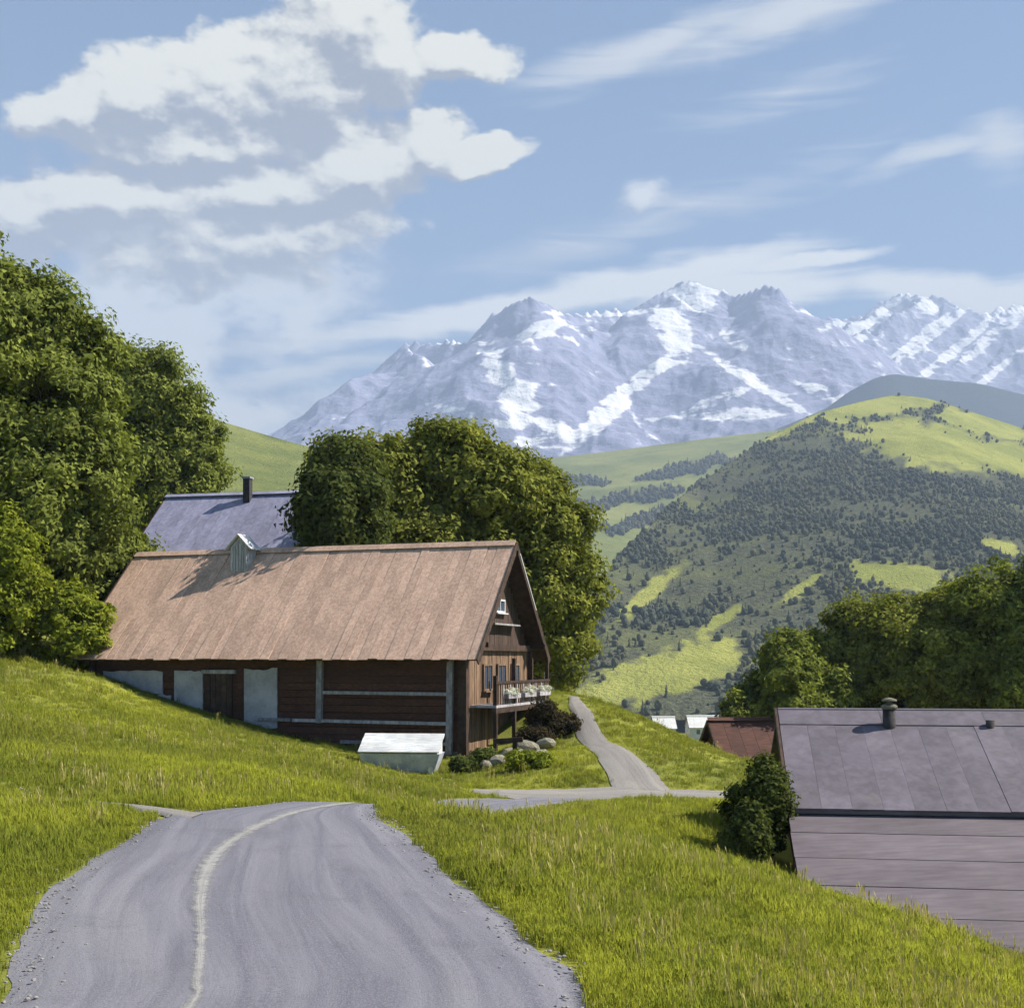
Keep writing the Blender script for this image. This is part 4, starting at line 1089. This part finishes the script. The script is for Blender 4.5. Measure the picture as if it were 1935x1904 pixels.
for i, (pxc, pyt, Yt, rx_, lab) in enumerate(((735, 686, 70, 1.7, 'small low bush at the valley end of the tree row'), (765, 668, 71, 2.1, 'rounded bush between the brown barn and the tree row'), (790, 668, 66, 1.8, 'bush just above the roof corner of the farmhouse'))):
    xt = (pxc-CX)/F*Yt; z = gz(xt, Yt); bush(xt, Yt, rx_, (HY-pyt)/F*Yt - z, M['leaf_big'], lab, 70+i, 170, 56, 0.18, 0.55)
bush(5.32, 26.6, 0.72, 2.0, M['leaf_dark'], 'dark bush against the end wall of the farmhouse', 75, 120, 60, 0.075, 0.26)
bush(4.9, 25.5, 0.5, 1.15, M['leaf_dark'], 'smaller dark bush in front of the farmhouse end wall', 76, 70, 60, 0.07, 0.22)
# planting and rubble by the barn's gable
def at(pxc, Y): return (pxc-CX)/F*Y
for i, (pxc, Y, rx_, h, mt, lab) in enumerate((
        (543, 50.0, 0.7, 1.75, 'leaf_brown', 'brown shrub beyond the balcony at the path edge'),
        (561, 50.6, 0.8, 0.95, 'leaf_brown', 'brown shrub nearest the yard path'),
        (531, 49.2, 0.8, 0.9, 'leaf_brown', 'low brown shrub below the balcony'),
        (484, 46.9, 0.4, 0.5, 'leaf_dark', 'dark green shrub at the front corner of the barn'),
        (462, 45.9, 0.5, 0.5, 'leaf_dark', 'dark shrub between the trough and the barn corner'),
        (525, 44.6, 0.6, 0.6, 'leaf_yel', 'bright yellow green shrub in the yard by the boulders'),
        (540, 44.8, 0.4, 0.4, 'leaf_yel', 'tiny yellow green shrub right of the bright one'))):
    bush(at(pxc, Y), Y, rx_, h, M[mt], lab, 80+i, 70, 50, 0.085, 0.26)
def boulder_mesh(seed):
    import bmesh
    r = random.Random(seed); bm = bmesh.new(); bmesh.ops.create_icosphere(bm, subdivisions=2, radius=0.5)
    for v in bm.verts:
        n = v.co.normalized(); v.co *= 0.85 + 0.3*float(vnoise(np.array([n.x*1.7+seed*3+9]), np.array([n.y*1.7+n.z+seed+9]))[0])
        v.co.z = max(v.co.z, -0.32)
    me = bpy.data.meshes.new('boulder'); bm.to_mesh(me); bm.free(); me.materials.append(M['boulder'])
    return me
bms = [boulder_mesh(s) for s in (1, 2, 3, 4)]
for i, (pxc, pyc, Y, sx, sz, lab) in enumerate((
        (497, 764, 46.6, 1.0, 0.55, 'pale boulder at the foot of the barn corner post'),
        (512, 752, 47.0, 1.3, 0.60, 'wide flat boulder on top of the rubble under the balcony'),
        (527, 744, 47.6, 1.2, 0.62, 'boulder at the top of the rubble beside the brown shrubs'),
        (505, 760, 46.8, 0.8, 0.5, 'small boulder in the middle of the rubble'),
        (526, 759, 46.5, 1.1, 0.5, 'boulder behind the bright green shrub'),
        (540, 757, 46.6, 0.9, 0.45, 'low boulder at the path end of the rubble'),
        (545, 741, 48.0, 1.0, 0.55, 'boulder beside the yard path'),
        (486, 768, 46.3, 0.6, 0.4, 'smallest boulder below the barn corner'))):
    o = link_mesh('boulder', bms[i % 4]); o.location = (at(pxc, Y), Y, max((HY-pyc)/F*Y - 0.1, gz(at(pxc, Y), Y)+0.08)); o.scale = (sx, sx*0.8, sz); o.rotation_euler = (rj.uniform(-.2, .2), rj.uniform(-.2, .2), rj.uniform(0, 6))
    tag(o, lab, 'boulder', 'boulders under the balcony')
# earth mound that carries the rubble
# hand rail post with a cross piece
pz = gz(at(515, 45.9), 45.9)
po = empty('rail_post', (at(515, 45.9), 45.9, pz), R(-10)); tag(po, 'dark wooden post with a short cross beam among the boulders', 'post')
box('upright', M['dark_timber'], po, (0, 0, 0.42), (0.16, 0.16, 1.1)); box('cross_beam', M['dark_timber'], po, (-0.25, 0, 0.92), (1.1, 0.15, 0.18), (0, R(-4), 0))
# flower boxes on the balcony rail
for i, (yl, lab) in enumerate(((2.4, 'white flower box on the balcony rail nearest the barn corner'), (4.6, 'white flower box in the middle of the balcony rail'), (6.8, 'white flower box on the far end of the balcony rail'))):
    wpos = world_of(barn, (1.18, yl, BZ+0.30))
    fb = empty('flower_box', wpos, R(-20)); tag(fb, lab, 'flower box', 'white flower boxes on the balcony')
    box('planter', M['grey_timber'], fb, (0, 0, 0.08), (0.22, 1.5, 0.18))
    link_mesh('blossoms', crown_mesh('blossoms', [(0, 0, 0.26, 0.18, 0.75, 0.16)], 26, 24, 0.045, 0.11, 90+i, M['blossom'], hollow=0.2), fb)

# ------------------------------------------------------------------ grass
m, t, out = material('grass_blade')
oi = t.new('ShaderNodeObjectInfo'); geo = t.new('ShaderNodeNewGeometry'); p = geo.outputs['Position']
n1 = t.noise(p, 0.22, 5, 0.6); n2 = t.noise(p, 1.1, 4, 0.6)
c = t.mix(t.rng(n1, 0.35, 0.65), (0.25,0.29,0.036), (0.52,0.545,0.056))
c = t.mix(t.math('MULTIPLY', t.rng(n2, 0.42, 0.7), 0.55), c, (0.165,0.21,0.03))
c = t.mix(t.math('MULTIPLY', t.rng(t.noise(p, 0.11, 3, 0.5), 0.48, 0.62), 0.6), c, (0.20,0.225,0.04))
c = t.mix(t.math('MULTIPLY', t.rng(oi.outputs['Random'], 0.55, 1.0), 0.45), c, (0.33,0.31,0.09))
c = t.mix(t.math('MULTIPLY', t.rng(geo.outputs['Random Per Island'], 0.0, 1.0), 0.35), c, (0.17,0.20,0.03))
gnm = t.vmath('NORMALIZE', t.vmath('ADD', geo.outputs['Normal'], (0.0, 0.0, 4.0)))
d = t.new('ShaderNodeBsdfDiffuse'); t.l.new(gnm, d.inputs['Normal']); tr_ = t.new('ShaderNodeBsdfTranslucent'); t.l.new(c, d.inputs[0]); t.l.new(c, tr_.inputs[0])
mx = t.new('ShaderNodeMixShader'); mx.inputs[0].default_value = 0.35; t.l.new(d.outputs[0], mx.inputs[1]); t.l.new(tr_.outputs[0], mx.inputs[2]); t.l.new(mx.outputs[0], out.inputs[0])
M['grass_blade'] = m
def tuft(seed, nb, hgt, wid, spread):
    r = random.Random(seed); V = []; Fc = []
    for i in range(nb):
        a = r.uniform(0, 6.28); d0 = spread*math.sqrt(r.random()); x0_, y0_ = d0*math.cos(a), d0*math.sin(a)
        h = hgt*r.uniform(0.45, 1.0); l = r.uniform(0.1, 0.55)*h; b = r.uniform(0, 6.28); wx, wy = math.cos(b+1.57)*wid/2, math.sin(b+1.57)*wid/2
        dx, dy = math.cos(b)*l, math.sin(b)*l; k = len(V)
        V += [(x0_-wx, y0_-wy, -0.03), (x0_+wx, y0_+wy, -0.03), (x0_+dx*.35+wx*.8, y0_+dy*.35+wy*.8, h*.6), (x0_+dx*.35-wx*.8, y0_+dy*.35-wy*.8, h*.6), (x0_+dx, y0_+dy, h)]
        Fc += [(k, k+1, k+2, k+3), (k+3, k+2, k+4)]
    return V, Fc
temps = [template('tuft_shape', *tuft(s, 30, 0.125, 0.009, 0.17), M['grass_blade']) for s in (1, 2, 3, 4)] + [template('tuft_shape', *tuft(s, 22, 0.22, 0.010, 0.12), M['grass_blade']) for s in (5, 6)]
def seed_stalks(seed):
    r = random.Random(seed); V = []; Fc = []
    for i in range(7):
        a = r.uniform(0, 6.28); d0 = 0.13*math.sqrt(r.random()); x0_, y0_ = d0*math.cos(a), d0*math.sin(a); h = r.uniform(0.20, 0.34); b = r.uniform(0, 6.28); l = h*r.uniform(.1, .35); w_ = 0.003
        dx, dy = math.cos(b)*l, math.sin(b)*l; wx, wy = -math.sin(b), math.cos(b); k = len(V)
        V += [(x0_-wx*w_, y0_-wy*w_, -.03), (x0_+wx*w_, y0_+wy*w_, -.03), (x0_+dx*.6+wx*w_, y0_+dy*.6+wy*w_, h*.72), (x0_+dx*.6-wx*w_, y0_+dy*.6-wy*w_, h*.72),
              (x0_+dx*.8+wx*.009, y0_+dy*.8+wy*.009, h*.86), (x0_+dx*.8-wx*.009, y0_+dy*.8-wy*.009, h*.86), (x0_+dx, y0_+dy, h)]
        Fc += [(k, k+1, k+2, k+3), (k+3, k+2, k+4, k+5), (k+5, k+4, k+6)]
    return V, Fc
M['seed'] = leaf_mat('seed', (0.42,0.36,0.15), (0.42,0.36,0.15), 0.3)
temps += [template('seed_shape', *seed_stalks(s_), M['seed']) for s_ in (7, 8)]
rg = np.random.default_rng(12)
def grass_points(n, ymin, ymax, dens):
    """more points near the camera, inside a wedge a little wider than the view"""
    Y = ymin*(ymax/ymin)**rg.random(n)
    hw_ = Y*0.49 + 4.0
    X = (rg.random(n)*2-1)*hw_
    keep = rg.random(n) < np.clip(dens, 0, 1)
    return X, Y
X, Y = grass_points(112000, 5.0, 62.0, 1)
bl = np.array([-1.85, 49.0]); rc, rs = math.cos(R(18.2)), math.sin(R(18.2))
lx = (X-bl[0])*rc - (Y-bl[1])*rs; ly = (X-bl[0])*rs + (Y-bl[1])*rc
ok = ~in_strip(X, Y, -0.02) & ~((lx > -LB-0.3) & (lx < 1.0) & (ly > -0.1) & (ly < DB+0.5))
ok &= ~((X > 5.6) & (Y > 21.8) & (Y < 36) )
X, Y = X[ok], Y[ok]
Zg = ground(X, Y)
tall = fbm(X*0.5+3, Y*0.5+8, 3)
scl = (0.55 + 0.75*tall)*np.clip(0.72 + Y*0.02, 0.8, 1.3)*(0.75+0.5*rg.random(len(X)))
edge_near = in_strip(X, Y, 0.35)
scl = np.where(edge_near, scl*0.65, scl)
pick = np.where(rg.random(len(X)) < 0.10 + 0.25*sstep(0.5, 0.7, tall), rg.integers(4, 6, len(X)), rg.integers(0, 4, len(X)))
sd_ = (rg.random(len(X)) < 0.045*sstep(0.45, 0.6, fbm(X*0.3+30, Y*0.3+1, 3))) & ~edge_near
pick = np.where(sd_, rg.integers(6, 8, len(X)), pick)
o = scatter('grass', np.c_[X, Y, Zg], scl, rg.random(len(X))*6.28, pick, temps, (rg.random(len(X))-0.5)*0.3)
tag(o, 'meadow grass on both sides of the lane and up the bank', 'grass', kind='stuff')

# loose stones along the verges of the lane
def pebble(seed):
    import bmesh
    r = random.Random(seed); bm = bmesh.new(); bmesh.ops.create_icosphere(bm, subdivisions=1, radius=0.5)
    for v_ in bm.verts: v_.co *= r.uniform(0.75, 1.2); v_.co.z *= 0.6
    V_ = [tuple(v_.co) for v_ in bm.verts]; F_ = [tuple(q.index for q in f_.verts) for f_ in bm.faces]; bm.free()
    return V_, F_
M['pebble'] = rough_mat('pebble', (0.16,0.15,0.15), (0.34,0.32,0.30), 9.0)
gr_ = strip_data['road'][:125]
pp = []
for side_ in (0, -1):
    e_ = gr_[:, side_]; inw = (gr_[:, 6]-e_); inw /= np.linalg.norm(inw, axis=1)[:, None]
    k_ = rg.integers(0, len(e_), 1100); off_ = rg.normal(0.05, 0.16, 1100)
    pp.append(e_[k_] + inw[k_]*off_[:, None] + rg.normal(0, 0.06, (1100, 2)))
pp = np.concatenate(pp); zz_ = ground(pp[:, 0], pp[:, 1])
o = scatter('gravel', np.c_[pp, zz_+0.004], 0.010 + 0.035*rg.random(len(pp))**3, rg.random(len(pp))*6.28, rg.integers(0, 3, len(pp)), [template('pebble_shape', *pebble(q), M['pebble']) for q in (1, 2, 3)])
tag(o, 'loose gravel along the edges of the lane', 'gravel', kind='stuff')

# ------------------------------------------------------------------ air
hz = MB(); hz.box((0, 4080, 1130), (10800, 9100, 2540))
m = bpy.data.materials.new('haze'); m.use_nodes = True; t = NT(m.node_tree); t.n.clear()
out = t.new('ShaderNodeOutputMaterial'); pv = t.new('ShaderNodeVolumePrincipled')
pv.inputs['Color'].default_value = (0.56, 0.71, 1.0, 1.0); pv.inputs['Density'].default_value = 0.00016; pv.inputs['Anisotropy'].default_value = 0.0
t.l.new(pv.outputs[0], out.inputs['Volume'])
o = hz.build('haze', m); tag(o, 'pale blue haze in the valley air', 'haze', kind='stuff')
